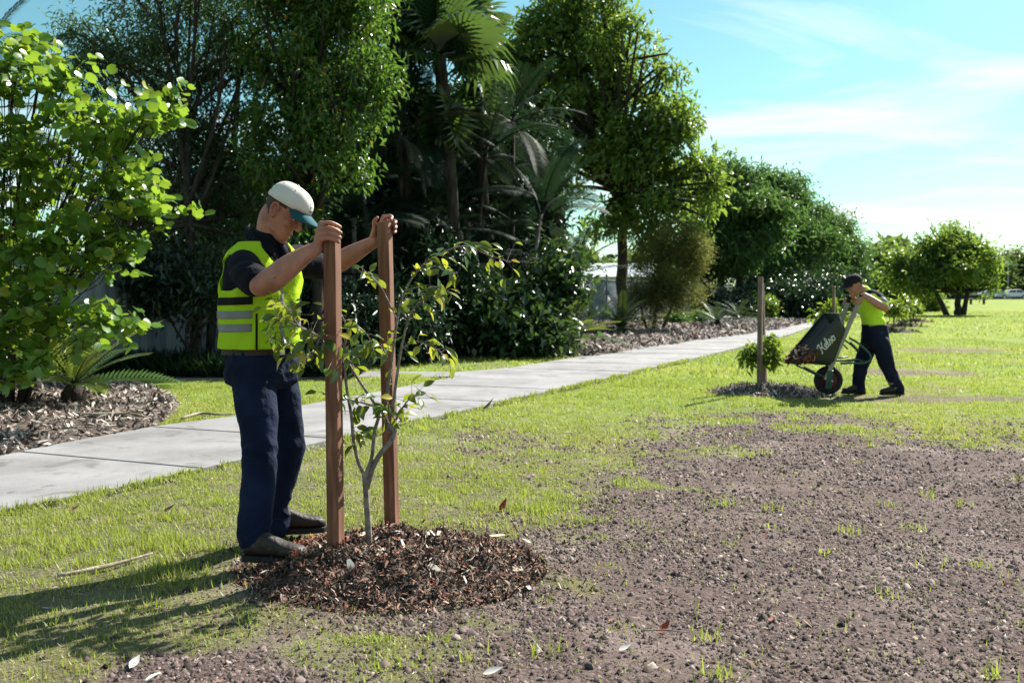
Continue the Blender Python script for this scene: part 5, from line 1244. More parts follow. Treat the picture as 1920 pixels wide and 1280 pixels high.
def add_cap(t, M, crown_mat, brim_mat, emblem=False, drop=0.0):
    K = 40; mb = MB(); rings = []
    for i in range(12):
        f = i / 11; a = f * math.pi / 2
        z_ = .052 + .094 * math.sin(a) ** .92; s = math.cos(a) ** .78 if i < 11 else .02
        rings.append([(.008 - .012 * f + (.114 if math.cos(b_) > 0 else .110) * s * math.cos(b_), .0885 * s * math.sin(b_), z_ - (.022 * (1 - f) * (-math.cos(b_) * .5 + .1)) + (.006 * (1 - f) if math.cos(b_) > .5 else 0) + (.004 * math.sin(b_ * 6) * s * f * (1 - f))) for b_ in [2 * math.pi * j / K for j in range(K)]])
    for i in range(11):
        for j in range(K): mb.add([M @ Vector(p) for p in (rings[i][j], rings[i][(j + 1) % K], rings[i + 1][(j + 1) % K], rings[i + 1][j])], [(0, 1, 2, 3)])
    mb.add([M @ Vector(p) for p in rings[11]], [tuple(range(K))])
    cap = mb.obj('cap', crown_mat, t, smooth=True)
    bm = bmesh.new(); bm.from_mesh(cap.data); bmesh.ops.remove_doubles(bm, verts=bm.verts, dist=2e-4); bmesh.ops.recalc_face_normals(bm, faces=bm.faces); bm.to_mesh(cap.data); bm.free()
    sd = cap.modifiers.new('thick', 'SOLIDIFY'); sd.thickness = .003
    mb = MB(); n_u, n_v = 17, 7; g = []
    for i in range(n_u):
        a = R(-72 + 144 * i / (n_u - 1)); row = []
        for j in range(n_v):
            f = j / (n_v - 1); bx, by = .010 + .1125 * math.cos(a), .087 * math.sin(a)
            reach = .075 * math.cos(a * .92) ** .7
            x_ = bx + reach * f; y_ = by * (1 - .06 * f); zz = .052 - .022 * (-.5 * math.cos(a) + .1) + (.004 if math.cos(a) > .5 else 0.0) - .016 * f - 2.4 * (y_ ** 2) * f - .10 * y_ * y_
            row.append(M @ Vector((x_, y_, zz)))
        g.append(row)
    for lay in (0, 1):
        o = len(mb.v); off = M.to_3x3() @ Vector((0, 0, -.004 * lay))
        mb.v += [tuple(p + off) for r_ in g for p in r_]
        for i in range(n_u - 1):
            for j in range(n_v - 1):
                q = (o + i * n_v + j, o + i * n_v + j + 1, o + (i + 1) * n_v + j + 1, o + (i + 1) * n_v + j); mb.f.append(q if lay else q[::-1])
    k = n_u * n_v
    for i in range(n_u - 1): a_ = i * n_v + n_v - 1; b_ = (i + 1) * n_v + n_v - 1; mb.f.append((a_, b_, b_ + k, a_ + k))
    mb.obj('brim', brim_mat, cap, smooth=True)
    bt = Soup(); bt.ball(M @ Vector((-.004, 0, .147)), (.007, .007, .004), M.to_3x3()); link('button', bt.mb.mesh('button', True), crown_mat, cap)
    def on(b_, f):                       # point on the crown, b_ = angle from the front, f = height 0..1
        a = f * math.pi / 2; s = math.cos(a) ** .78
        return Vector((.008 - .012 * f + .1165 * s * math.cos(b_), .0905 * s * math.sin(b_), .052 + .094 * math.sin(a) ** .92 + .001 - .022 * (1 - f) * (-math.cos(b_) * .5 + .1)))
    for b_ in (-1.35, -.55, .55, 1.35, 2.3, -2.3):
        e = Soup(); e.ball(M @ on(b_, .58), (.0025, .0025, .0025)); link('eyelet', e.mb.mesh('eyelet', True), M_BLACKTAPE, cap)
    if emblem:                           # dark embroidered crest with a word under it
        shapes = [[(-.20, .46), (-.10, .52), (-.06, .30), (-.16, .26)], [(.02, .54), (.12, .50), (.10, .28), (.0, .30)], [(-.06, .56), (.0, .58), (.0, .24), (-.05, .22)], [(.14, .44), (.20, .40), (.18, .26), (.13, .28)], [(-.26, .40), (-.22, .42), (-.20, .24), (-.25, .22)],
                  [(-.24, .18), (-.18, .19), (-.18, .12), (-.24, .11)], [(-.14, .185), (-.08, .19), (-.08, .12), (-.14, .115)], [(-.04, .19), (.02, .19), (.02, .12), (-.04, .12)], [(.06, .19), (.12, .185), (.12, .115), (.06, .12)], [(.16, .185), (.21, .18), (.21, .11), (.16, .115)]]
        mb = MB()
        for sh in shapes: mb.add([M @ on(a, f) for a, f in sh], [tuple(range(len(sh)))])
        mb.obj('emblem', M_BLACKTAPE, cap)
    return cap
def boot(t, heel, d, up_pt, L=.29, name='boot'):
    """work boot: heel point on the ground, direction of the toe, ankle point"""
    d = Vector(d).normalized(); s = Vector((0, 0, 1)).cross(d).normalized(); z = Vector((0, 0, 1)); heel = Vector(heel)
    prof = [(.0, .030, .045), (.03, .038, .085), (.09, .040, .105), (.14, .042, .088), (.19, .048, .066), (.235, .048, .056), (.27, .040, .046), (L, .018, .026)]
    sp = Soup(); rings = []
    for x_, w, h in catmull([tuple(p) for p in prof], 3): rings.append(ring(heel + d * x_ + z * (.024 + h / 2), s, z, max(.008, w), max(.008, h / 2), 2.5, 20))
    sp.loft(rings); sp.tube([heel + d * .055 + z * .07, Vector(up_pt) + z * .02], [.046, .055], 14, 4)
    b = link(name, sp.fuse(name, .007, 5), M_LEATHER, t)
    sm = MB(); out = []
    for x_, w, h in prof: out.append(heel + d * (x_ + (.006 if x_ > .2 else -.004)) + s * (w + .001))
    for x_, w, h in prof[::-1]: out.append(heel + d * (x_ + (.006 if x_ > .2 else -.004)) - s * (w + .001))
    sm.prism([(p.x, p.y) for p in out], heel.z - .002, heel.z + .026); sm.obj('sole', M_SOLE, b, bevel=.005)
def hand(sp, wrist, knuckles, mids, tips, dips, thumb, r=.0088):
    for k_, m_, d_, t_ in zip(knuckles, mids, dips, tips):
        sp.tube([wrist + (k_ - wrist) * .12, k_], [.019, .0145], 10, 4)
        sp.tube([k_, m_, d_, t_], [.0112, .0100, .0092, .0080], 10, 4)
    sp.tube(thumb, [.018, .0125, .0112, .0092][:len(thumb)], 10, 4)

# ------------------------------------------------------------------ man with the white cap
YB = 4.70
phi = R(38); Fw = Vector((math.cos(phi), -math.sin(phi), 0)); Lw = Vector((math.sin(phi), math.cos(phi), 0))
root1 = P(500, 1040, YB); man = empty('person', (root1.x, root1.y, 0))
tag(man, 'man in yellow vest, dark trousers and white cap pressing two timber stakes down', 'person')
TORSO = [(712, 492, .150, .120), (690, 491, .172, .140), (662, 488, .172, .138), (630, 487, .168, .138), (590, 487, .172, .142), (550, 489, .182, .140), (515, 491, .188, .130), (490, 492, .182, .115), (472, 493, .155, .098), (460, 494, .115, .082), (449, 496, .080, .070)]
def torso_rings(grow=0.0, lo=0, hi=None, k=32):
    return [ring(P(cx, py, YB), Lw, Fw, a + grow, b_ + grow, 2.25, k) for py, cx, a, b_ in TORSO[lo:hi]]
HM = head_frame(P(528, 398, 4.67), (math.cos(R(8)), -math.sin(R(8)), 0), R(36))
body = Soup(); body.loft(torso_rings(-.02)); add_head(body, HM)
body.tube([P(493, 470, YB), P(500, 444, 4.69), HM @ Vector((-.030, 0, -.045)), HM @ Vector((-.02, 0, 0))], [.062, .055, .056, .055], 16)
# near arm
w1 = P(593, 466, 4.385)
body.tube([P(463, 496, 4.57), P(472, 514, 4.46), P(489, 536, 4.36)], [.040, .048, .050], 16)
body.tube([P(489, 536, 4.36), P(512, 523, 4.355), P(545, 497, 4.365), P(575, 476, 4.38), w1], [.050, .057, .051, .038, .031], 16)
s1 = S1_TOP; ztop = s1.z
def rel(s, x_, y_, z_): return Vector((s.x + x_, s.y + y_, z_))
kn = [rel(s1, -.042, -.026, ztop + 0.009), rel(s1, -.046, -.034, ztop - 0.015), rel(s1, -.046, -.036, ztop - 0.039), rel(s1, -.042, -.034, ztop - 0.061)]
md = [rel(s1, -.004, -.040, ztop + 0.013), rel(s1, -.004, -.059, ztop - 0.010), rel(s1, -.006, -.060, ztop - 0.034), rel(s1, -.008, -.057, ztop - 0.056)]
dp = [rel(s1, .024, -.028, ztop + 0.004), rel(s1, .026, -.053, ztop - 0.019), rel(s1, .023, -.054, ztop - 0.042), rel(s1, .018, -.053, ztop - 0.063)]
tp = [rel(s1, .040, -.012, ztop - 0.005), rel(s1, .046, -.034, ztop - 0.031), rel(s1, .045, -.036, ztop - 0.053), rel(s1, .038, -.040, ztop - 0.073)]
hand(body, w1, kn, md, tp, dp, [w1 + Vector((.012, .016, .01)), rel(s1, -.045, .028, ztop - .045), rel(s1, -.012, .052, ztop - .028), rel(s1, .020, .050, ztop - .015)])
# far arm
w2 = P(703, 453, 4.985)
body.tube([P(548, 492, 4.83), P(580, 498, 4.95), P(606, 502, 5.03)], [.040, .046, .048], 16)
body.tube([P(606, 502, 5.03), P(630, 494, 5.03), P(660, 477, 5.01), P(688, 461, 4.995), w2], [.048, .053, .048, .036, .030], 16)
s2 = S2_TOP; ztop = s2.z
kn = [rel(s2, -.010, .058, ztop + .030), rel(s2, -.004, .062, ztop + .006), rel(s2, -.004, .062, ztop - .018), rel(s2, -.008, .058, ztop - .040)]
md = [rel(s2, .022, .030, ztop + .034), rel(s2, .040, .046, ztop + .010), rel(s2, .041, .046, ztop - .015), rel(s2, .037, .045, ztop - .037)]
dp = [rel(s2, .036, .004, ztop + .026), rel(s2, .053, .020, ztop + .004), rel(s2, .054, .020, ztop - .021), rel(s2, .051, .020, ztop - .043)]
tp = [rel(s2, .034, -.022, ztop + .012), rel(s2, .050, -.006, ztop - .004), rel(s2, .052, -.006, ztop - .027), rel(s2, .049, -.004, ztop - .049)]
hand(body, w2, kn, md, tp, dp, [w2 + Vector((-.010, -.008, .02)), rel(s2, -.052, .012, ztop - .028), rel(s2, -.050, -.004, ztop + .004), rel(s2, -.034, -.014, ztop + .022)])
# legs hidden by the trousers
ank1, ank2 = P(479, 1008, 4.42), P(522, 978, 4.93)
body.tube([P(474, 700, 4.62), P(480, 760, 4.58), P(486, 805, 4.55), P(487, 858, 4.52), P(483, 925, 4.47), ank1], [.075, .07, .062, .052, .050, .040], 12); body.tube([P(521, 700, 4.80), P(529, 760, 4.82), P(538, 815, 4.845), P(541, 840, 4.85), P(530, 900, 4.89), ank2], [.075, .068, .056, .050, .046, .038], 12)
bme = body.fuse('body', .0040, 4); finish_head(bme, HM); link('body', bme, M_SKIN, man)
head_extras(man, HM, M_HAIR); add_cap(man, HM, M_CAPW, M_TEAL, True)
# shirt
sh = Soup(); sh.loft(torso_rings(.0, 1, 10))
sh.tube([P(458, 488, 4.60), P(458, 499, 4.53), P(468, 516, 4.455), P(480, 528, 4.40)], [.056, .074, .075, .070], 18); sh.tube([P(540, 484, 4.81), P(560, 487, 4.89), P(585, 496, 4.965), P(598, 499, 5.00)], [.058, .076, .076, .068], 18)
sh.tube([P(494, 466, YB), P(498, 453, 4.69)], [.088, .074], 20)
sme = sh.fuse('shirt', .008, 4); folds(sme, .010, (9, 9, 10), lambda v: sstep(P(490, 462, YB).z, P(490, 485, YB).z, v[:, 2])); link('shirt', sme, M_SHIRT, man)
# collar wings
for s in (-1, 1):
    mb = MB(); c0 = P(499, 449, 4.69)
    g = []
    for i in range(9):
        a = R(12 + 150 * i / 8) * s; rr_ = .082 + .010 * math.sin(i); q = c0 + Fw * (rr_ * math.cos(a) * .95) + Lw * (rr_ * math.sin(a))
        zz = -.050 * math.cos(a) + .012
        g.append((q + Vector((0, 0, zz + .016)), q + (q - c0).normalized() * .022 + Vector((0, 0, zz - .030 - (.03 if i == 0 else 0)))))
    for i in range(8): mb.add([g[i][0], g[i + 1][0], g[i + 1][1], g[i][1]], [(0, 1, 2, 3)])
    o = mb.obj('collar', M_SHIRT, man, smooth=True); sd = o.modifiers.new('t', 'SOLIDIFY'); sd.thickness = .004
# vest
NA = 96
zs_py = np.concatenate([np.linspace(651, 500, 44), np.linspace(497, 453, 22)])
tpy = np.array([t_[0] for t_ in TORSO[::-1]]); 
def tor(py, i): return float(np.interp(py, tpy, [t_[i] for t_ in TORSO[::-1]]))
def vest_pt(th, py, grow=.016):
    a, b_ = tor(py, 2) + grow, tor(py, 3) + grow
    ct, st = math.cos(th), math.sin(th); e = 2 / 2.25
    wob = .008 * math.sin(th * 9 + py * .05) * math.sin(py * .045 + th) + .007 * math.sin(th * 7 + py * .03) * math.sin(py * .021 + 1) + .012 * (float(vnoise(th * 2.2 + 20, py * .035)) - .5) + .010 * (float(vnoise(th * 6 + 3, py * .02 + 5)) - .5)
    flare = .012 * max(0, (py - 600) / 50)
    wob *= 1.0 if py > 480 else .4
    return P(tor(py, 1), py, YB) + Fw * ((b_ + wob + flare) * math.copysign(abs(ct) ** e, ct)) + Lw * ((a + wob + flare) * math.copysign(abs(st) ** e, st))
def vest_keep(th, py):
    th = (th + math.pi) % (2 * math.pi) - math.pi
    for s in (-1, 1):
        if ((abs(th - s * math.pi / 2)) / R(38)) ** 2 + ((py - 512) / 31) ** 2 < 1: return False
    if abs(th) < R(2 + 34 * max(0, (495 - py) / 42)) and py < 495: return False
    return True
ths = [2 * math.pi * j / NA for j in range(NA)]
mb = MB(); mb.v = [tuple(vest_pt(th, py)) for py in zs_py for th in ths]
for i in range(len(zs_py) - 1):
    for j in range(NA):
        tm = ths[j] + math.pi / NA; pm_ = (zs_py[i] + zs_py[i + 1]) / 2
        if vest_keep(tm, pm_): mb.f.append((i * NA + j, i * NA + (j + 1) % NA, (i + 1) * NA + (j + 1) % NA, (i + 1) * NA + j))
vest = mb.obj('vest', M_VEST, man, smooth=True)
bm = bmesh.new(); bm.from_mesh(vest.data); bmesh.ops.delete(bm, geom=[v for v in bm.verts if not v.link_faces], context='VERTS')
for _ in range(14): bmesh.ops.smooth_vert(bm, verts=[v for v in bm.verts if v.is_boundary and v.co.z > 1.02 + .0], factor=.5, use_axis_x=True, use_axis_y=True, use_axis_z=True)
bmesh.ops.recalc_face_normals(bm, faces=bm.faces); bm.to_mesh(vest.data); bm.free()
sd = vest.modifiers.new('t', 'SOLIDIFY'); sd.thickness = .004; sd.offset = 0
def band(name, p0, p1, t0, t1, mat, grow=.0195, n_t=40, n_p=4):
    mb = MB()
    for i in range(n_p + 1):
        for j in range(n_t + 1):
            th = t0 + (t1 - t0) * j / n_t; py = p0 + (p1 - p0) * i / n_p + 6 * math.cos(th + 1.9) * .6
            mb.v.append(tuple(vest_pt(th, py, grow)))
    for i in range(n_p):
        for j in range(n_t): q = i * (n_t + 1) + j; mb.f.append((q, q + 1, q + n_t + 2, q + n_t + 1))
    o = mb.obj(name, mat, vest, smooth=True); sd = o.modifiers.new('t', 'SOLIDIFY'); sd.thickness = .0025; sd.offset = 0
TB0, TB1 = R(42), R(318)
band('black_band', 554, 568, TB0, TB1, M_BLACKTAPE); band('reflective_band', 579, 593, TB0 + .05, TB1 - .02, M_TAPE); band('reflective_band', 603, 617, TB0 + .05, TB1 - .04, M_TAPE)
band('seam_piping', 585, 650, R(322), R(325), M_BLACKTAPE, n_t=3, n_p=16); band('seam_piping', 585, 650, R(35), R(38), M_BLACKTAPE, n_t=3, n_p=16)
band('zip', 506, 650, R(-1.6), R(1.6), M_TAPE, n_t=3, n_p=24)
# trousers
tr = Soup(); tr.loft([ring(P(cx, py, YB), Lw, Fw, a, b_, 2.3, 32) for py, cx, a, b_ in ((648, 488, .176, .142), (670, 489, .180, .147), (695, 491, .186, .152), (715, 493, .176, .140), (728, 494, .12, .10))])
tr.tube([P(473, 700, 4.62), P(480, 760, 4.58), P(486, 805, 4.55), P(487, 858, 4.52), P(483, 925, 4.47), P(477, 985, 4.43), P(476, 1010, 4.42)], [.100, .096, .087, .078, .080, .074, .072], 20)
tr.tube([P(521, 700, 4.80), P(529, 760, 4.82), P(538, 815, 4.845), P(541, 840, 4.85), P(530, 900, 4.89), P(522, 955, 4.92), P(520, 986, 4.93)], [.098, .092, .083, .078, .074, .066, .064], 20)
tme = tr.fuse('trousers', .007, 4)
folds(tme, .010, (12, 12, 13), lambda v: .12 + .8 * np.exp(-((v[:, 2] - .16) / .12) ** 2) + .45 * np.exp(-((v[:, 2] - .52) / .10) ** 2) + .8 * np.exp(-((v[:, 2] - .88) / .10) ** 2))
folds(tme, .013, (5, 5, 4.5), lambda v: .35 + .9 * np.exp(-((v[:, 2] - .22) / .16) ** 2) + .6 * np.exp(-((v[:, 2] - .55) / .12) ** 2) + .7 * np.exp(-((v[:, 2] - .92) / .10) ** 2))
link('trousers', tme, M_DENIM, man)
bl = MB(); r0 = [ring(P(488, py, YB), Lw, Fw, .181, .147, 2.3, 48) for py in (650, 662)]
r1 = [ring(P(488, py, YB), Lw, Fw, .177, .143, 2.3, 48) for py in (650, 662)]
for j in range(48):
    k = (j + 1) % 48; bl.add([r0[0][j], r0[0][k], r0[1][k], r0[1][j], r1[0][j], r1[0][k], r1[1][k], r1[1][j]], [(0, 1, 2, 3), (0, 4, 5, 1), (3, 2, 6, 7)])
blt = bl.obj('belt', M_LEATHER, man)
bk = MB(); bc = P(488, 656, YB) + Fw * .150; bk.box(bc, (.004, .022, .018), Matrix((Fw, Lw, Vector((0, 0, 1)))).transposed()); bk.obj('buckle', M_BUCKLE, blt, bevel=.002)
g1 = P(462, 1052, 4.50); boot(man, (g1.x + .02, 4.40, .050), (.97, -.16, 0), ank1)
boot(man, (ank2.x - .06, 4.95, .030), (.93, .25, 0), ank2)

# ------------------------------------------------------------------ man with the wheelbarrow
Y2 = 12.0
root2 = P(1648, 740, Y2); man2 = empty('person', (root2.x, root2.y, 0)); tag(man2, 'bending man in yellow and navy work shirt and black cap tipping a wheelbarrow', 'person')
F2 = Vector((-1, -.10, 0)).normalized(); L2 = Vector((0, 0, 1)).cross(F2).normalized()
HM2 = head_frame(P(1604, 536, 11.95), F2, R(22))
T2 = [(640, 1640, .155, .135), (622, 1640, .160, .132), (605, 1638, .155, .125), (588, 1634, .162, .128), (572, 1630, .178, .130), (560, 1628, .185, .118), (551, 1626, .150, .100), (546, 1623, .095, .080)]
b2_ = Soup(); b2_.loft([ring(P(cx, py, Y2), L2, F2, a - .02, c_ - .02, 2.25, 24) for py, cx, a, c_ in T2]); add_head(b2_, HM2)
b2_.tube([P(1625, 556, Y2), P(1617, 545, 11.97), HM2 @ Vector((-.03, 0, -.04))], [.066, .060, .058], 14)
HN0, HN1 = P(1548, 712, 11.88), P(1615, 556, 11.74)
HF0, HF1 = P(1544, 712, 12.12), P(1592, 558, 12.28)
wn1 = P(1621, 553, 11.70); b2_.tube([P(1636, 558, 11.83), P(1650, 568, 11.72), P(1660, 577, 11.68)], [.056, .052, .046], 12); b2_.tube([P(1660, 577, 11.68), P(1646, 570, 11.66), P(1630, 559, 11.68), wn1], [.046, .050, .040, .030], 12)
wf1 = P(1597, 556, 12.30); b2_.tube([P(1620, 558, 12.2), P(1628, 580, 12.32), P(1622, 590, 12.36)], [.056, .052, .046], 12); b2_.tube([P(1622, 590, 12.36), P(1610, 572, 12.34), wf1], [.046, .042, .030], 12)
for (w_, hp, sy) in ((wn1, HN1, -1), (wf1, HF1, 1)):
    ax = (HN1 - HN0).normalized(); o_ = Vector((0, sy, 0)); fr_ = ax.cross(o_).normalized() * (-1)
    kn = [hp - ax * (.012 + .022 * i) + o_ * .034 + Vector((.012, 0, 0)) for i in range(4)]; md = [hp - ax * (.012 + .022 * i) + o_ * .036 + Vector((-.028, 0, 0)) for i in range(4)]
    dp = [hp - ax * (.012 + .022 * i) + Vector((-.040, 0, 0)) + o_ * .004 for i in range(4)]; tp = [hp - ax * (.012 + .022 * i) + Vector((-.030, -sy * .026, 0)) for i in range(4)]
    hand(b2_, w_, kn, md, tp, dp, [w_ + Vector((.0, -sy * .01, .0)), hp + ax * .015 + Vector((.02, -sy * .02, 0)), hp + ax * .02 + Vector((-.01, -sy * .03, 0))])
a1, a2 = P(1611, 728, 12.1), P(1684, 728, 11.88)
b2_.tube([P(1632, 645, 12.1), P(1614, 686, 12.1), a1], [.08, .06, .042], 12); b2_.tube([P(1650, 645, 11.9), P(1664, 688, 11.88), a2], [.08, .06, .042], 12)
bme = b2_.fuse('body', .0065, 3); finish_head(bme, HM2); link('body', bme, M_SKIN2, man2)
head_extras(man2, HM2, M_HAIR); add_cap(man2, HM2, M_BLACKCAP, M_BLACKCAP)
sh = Soup(); sh.loft([ring(P(cx, py, Y2), L2, F2, a, c_, 2.25, 28) for py, cx, a, c_ in T2])
sh.tube([P(1632, 556, 11.84), P(1640, 560, 11.79), P(1650, 567, 11.73), P(1655, 572, 11.70)], [.072, .080, .074, .066], 16); sh.tube([P(1620, 557, 12.17), P(1625, 570, 12.27), P(1627, 580, 12.32)], [.072, .078, .066], 16)
sh.tube([P(1624, 552, Y2), P(1620, 546, 11.98)], [.085, .074], 18)
sme = sh.fuse('work_shirt', .010, 4); folds(sme, .012, (7, 7, 8))
m, n, l, b = mat_new('two_tone_shirt'); tcn = n.new('ShaderNodeTexCoord'); sx_ = n.new('ShaderNodeSeparateXYZ'); l.new(tcn.outputs['Object'], sx_.inputs[0])
mr = n.new('ShaderNodeMapRange'); mr.inputs['From Min'].default_value = P(0, 612, Y2).z; mr.inputs['From Max'].default_value = P(0, 606, Y2).z; l.new(sx_.outputs['Z'], mr.inputs['Value'])
rp = ramp(n, [(0, (.012, .015, .035)), (1, (.56, .82, .03))]); l.new(mr.outputs[0], rp.inputs['Fac']); l.new(rp.outputs['Color'], b.inputs['Base Color']); b.inputs['Roughness'].default_value = .8
M_TWOTONE = m
link('work_shirt', sme, M_TWOTONE, man2)
# navy yoke, sleeve cuffs and reflective tape of the shirt
yk = Soup(); yk.tube([P(1633, 553, 11.84), P(1643, 559, 11.79), P(1650, 565, 11.745)], [.074, .084, .080], 16); link('shoulder_panel', yk.fuse('shoulder_panel', .010, 3), M_NAVY, man2)
tpb = Soup(); tpb.tube([P(1649, 565.5, 11.745), P(1654, 570, 11.715)], [.082, .077], 16); link('sleeve_tape', tpb.fuse('sleeve_tape', .010, 2), M_TAPE, man2)
tr = Soup(); tr.loft([ring(P(cx, py, Y2), L2, F2, a, c_, 2.3, 28) for py, cx, a, c_ in ((608, 1639, .166, .136), (622, 1641, .172, .146), (640, 1641, .178, .155), (652, 1640, .15, .13))])
tr.tube([P(1633, 640, 12.1), P(1622, 664, 12.1), P(1614, 688, 12.1), P(1611, 712, 12.1), P(1611, 732, 12.1)], [.110, .100, .085, .078, .074], 18)
tr.tube([P(1650, 640, 11.9), P(1657, 664, 11.89), P(1665, 690, 11.88), P(1676, 714, 11.88), P(1684, 731, 11.88)], [.110, .100, .085, .078, .074], 18)
tme = tr.fuse('trousers', .010, 4); folds(tme, .014, (5, 5, 4.5)); link('trousers', tme, M_NAVY, man2)
for q0, q1 in ((.0, .12), (.55, .62)):
    c0, c1 = P(1676, 714, 11.88), P(1684, 731, 11.88); tb = Soup(); tb.tube([c0.lerp(c1, q0), c0.lerp(c1, q1)], [.077, .076], 16); link('ankle_tape', tb.fuse('ankle_tape', .009, 2), M_TAPE, man2)
boot(man2, (a1.x + .07, 12.1, .0), (-1, -.1, 0), a1); boot(man2, (a2.x + .06, 11.88, .01), (-1, -.15, 0), a2)

# ------------------------------------------------------------------ wheelbarrow, tipped forward
WX = P(1553, 713, 12.0)
wb = empty('wheelbarrow', (WX.x, 12.0, 0)); tag(wb, 'tipped dark green wheelbarrow with white lettering and timber handles', 'wheelbarrow')
M_TRAY = mat_noise('tray_green', (.007, .013, .012), (.018, .028, .026), 5, .42, .15, 30, spec=.5)
M_FRAMEG = mat_noise('frame_green', (.012, .060, .045), (.03, .10, .075), 8, .4, .1, 40, spec=.5)
M_HANDLE = mat_noise('handle_timber', (.26, .23, .20), (.42, .38, .34), 8, .8, .3, 50, stretch=(1, 1, .2))
M_RIM = mat_noise('red_rim', (.07, .006, .010), (.13, .010, .015), 8, .4)
M_LETTER = mat_noise('white_lettering', (.70, .70, .70), (.78, .78, .78), 8, .6)
Rw = .176; wc = Vector((WX.x, 12.0, Rw - .004))
def wheel_ring(R_, r_, n_=40, k_=12):
    vs = []; fs = []
    for i in range(n_):
        a = 2 * math.pi * i / n_; o_ = Vector((math.cos(a), 0, math.sin(a)))
        for j in range(k_): b_ = 2 * math.pi * j / k_; vs.append(wc + o_ * (R_ + r_ * math.cos(b_)) + Vector((0, r_ * 1.1 * math.sin(b_), 0)))
    for i in range(n_):
        for j in range(k_): fs.append((i * k_ + j, i * k_ + (j + 1) % k_, ((i + 1) % n_) * k_ + (j + 1) % k_, ((i + 1) % n_) * k_ + j))
    return vs, fs
whl = empty('wheel', (0, 0, 0)); whl.parent = wb
mb = MB(); mb.add(*wheel_ring(Rw - .042, .042)); o = mb.obj('tyre', M_RUB, whl, smooth=True)
mb = MB(); mb.tube([wc + Vector((0, y_, 0)) for y_ in (-.032, -.030, -.012, .012, .030, .032)], [.098, .102, .06, .06, .102, .098], 28); mb.obj('rim', M_RIM, whl)
mb = MB(); mb.tube([wc + Vector((0, -.15, 0)), wc + Vector((0, .15, 0))], .012, 10); mb.obj('axle', M_GALV, whl)
def bar(mb, a, b_, w, h):
    d = (b_ - a).normalized(); s = d.cross(Vector((0, 1, 0))).normalized(); y_ = s.cross(d); rot = Matrix((d, y_, s)).transposed(); mb.box((a + b_) / 2, ((b_ - a).length / 2, w / 2, h / 2), rot)
for a, b_ in ((HN0, HN1), (HF0, HF1)):
    mb = MB(); bar(mb, a, b_ + (b_ - a).normalized() * .02, .036, .050); h_ = mb.obj('handle', M_HANDLE, wb, bevel=.008)
    mb = MB(); bar(mb, a.lerp(b_, .93), b_ + (b_ - a).normalized() * .03, .040, .054); mb.obj('grip', M_RUB, h_, bevel=.012)
    mb = MB(); q = Vector((wc.x, a.y, wc.z)); bar(mb, q + (a - b_).normalized() * .10, a.lerp(b_, .12), .042, .075); mb.obj('axle_bracket', M_FRAMEG, wb, bevel=.01)
# tray
def tray_c(px, py, y_): p = P(px, py, 12.0); return Vector((p.x, 12.0 + y_, p.z))
rim_c = [tray_c(1560, 588, -.31), tray_c(1482, 678, -.25), tray_c(1482, 678, .25), tray_c(1560, 588, .31)]
bot_c = [tray_c(1578, 618, -.21), tray_c(1556, 684, -.18), tray_c(1556, 684, .18), tray_c(1578, 618, .21)]
mid_c = [r_.lerp(b_, .86) + (r_ - b_) * .0 for r_, b_ in zip(rim_c, bot_c)]
def rounded(cs, rad, k=5):
    out = []; n_ = len(cs)
    for i in range(n_):
        p, a, c_ = cs[i], cs[i - 1], cs[(i + 1) % n_]; e0, e1 = (a - p).normalized() * rad, (c_ - p).normalized() * rad
        for j in range(k + 1): t_ = j / k; out.append((p + e0) * (1 - t_) ** 2 + p * 2 * t_ * (1 - t_) + (p + e1) * t_ ** 2)
    return out
rr0, rr1, rr2 = rounded(rim_c, .10), rounded(mid_c, .08), rounded([b_ for b_ in bot_c], .05)
cen = sum(bot_c, Vector()) / 4; rr3 = [p.lerp(cen, .15) for p in rr2]
mb = MB(); k = len(rr0)
lv_ = [rr0, [a.lerp(b_, .5) for a, b_ in zip(rr0, rr1)], rr1, [a.lerp(b_, .6) for a, b_ in zip(rr1, rr3)], rr3]
mb.v = [tuple(p) for r_ in lv_ for p in r_]
for i in range(len(lv_) - 1):
    for j in range(k): mb.f.append((i * k + j, i * k + (j + 1) % k, (i + 1) * k + (j + 1) % k, (i + 1) * k + j))
mb.f.append(tuple(range((len(lv_) - 1) * k, len(lv_) * k)))
tray = mb.obj('tray', M_TRAY, wb, smooth=True); sd = tray.modifiers.new('t', 'SOLIDIFY'); sd.thickness = .005; sd.offset = 0
mb = MB(); mb.tube(rr0 + [rr0[0]], .011, 8, False); mb.obj('rolled_rim', M_TRAY, tray, smooth=True)
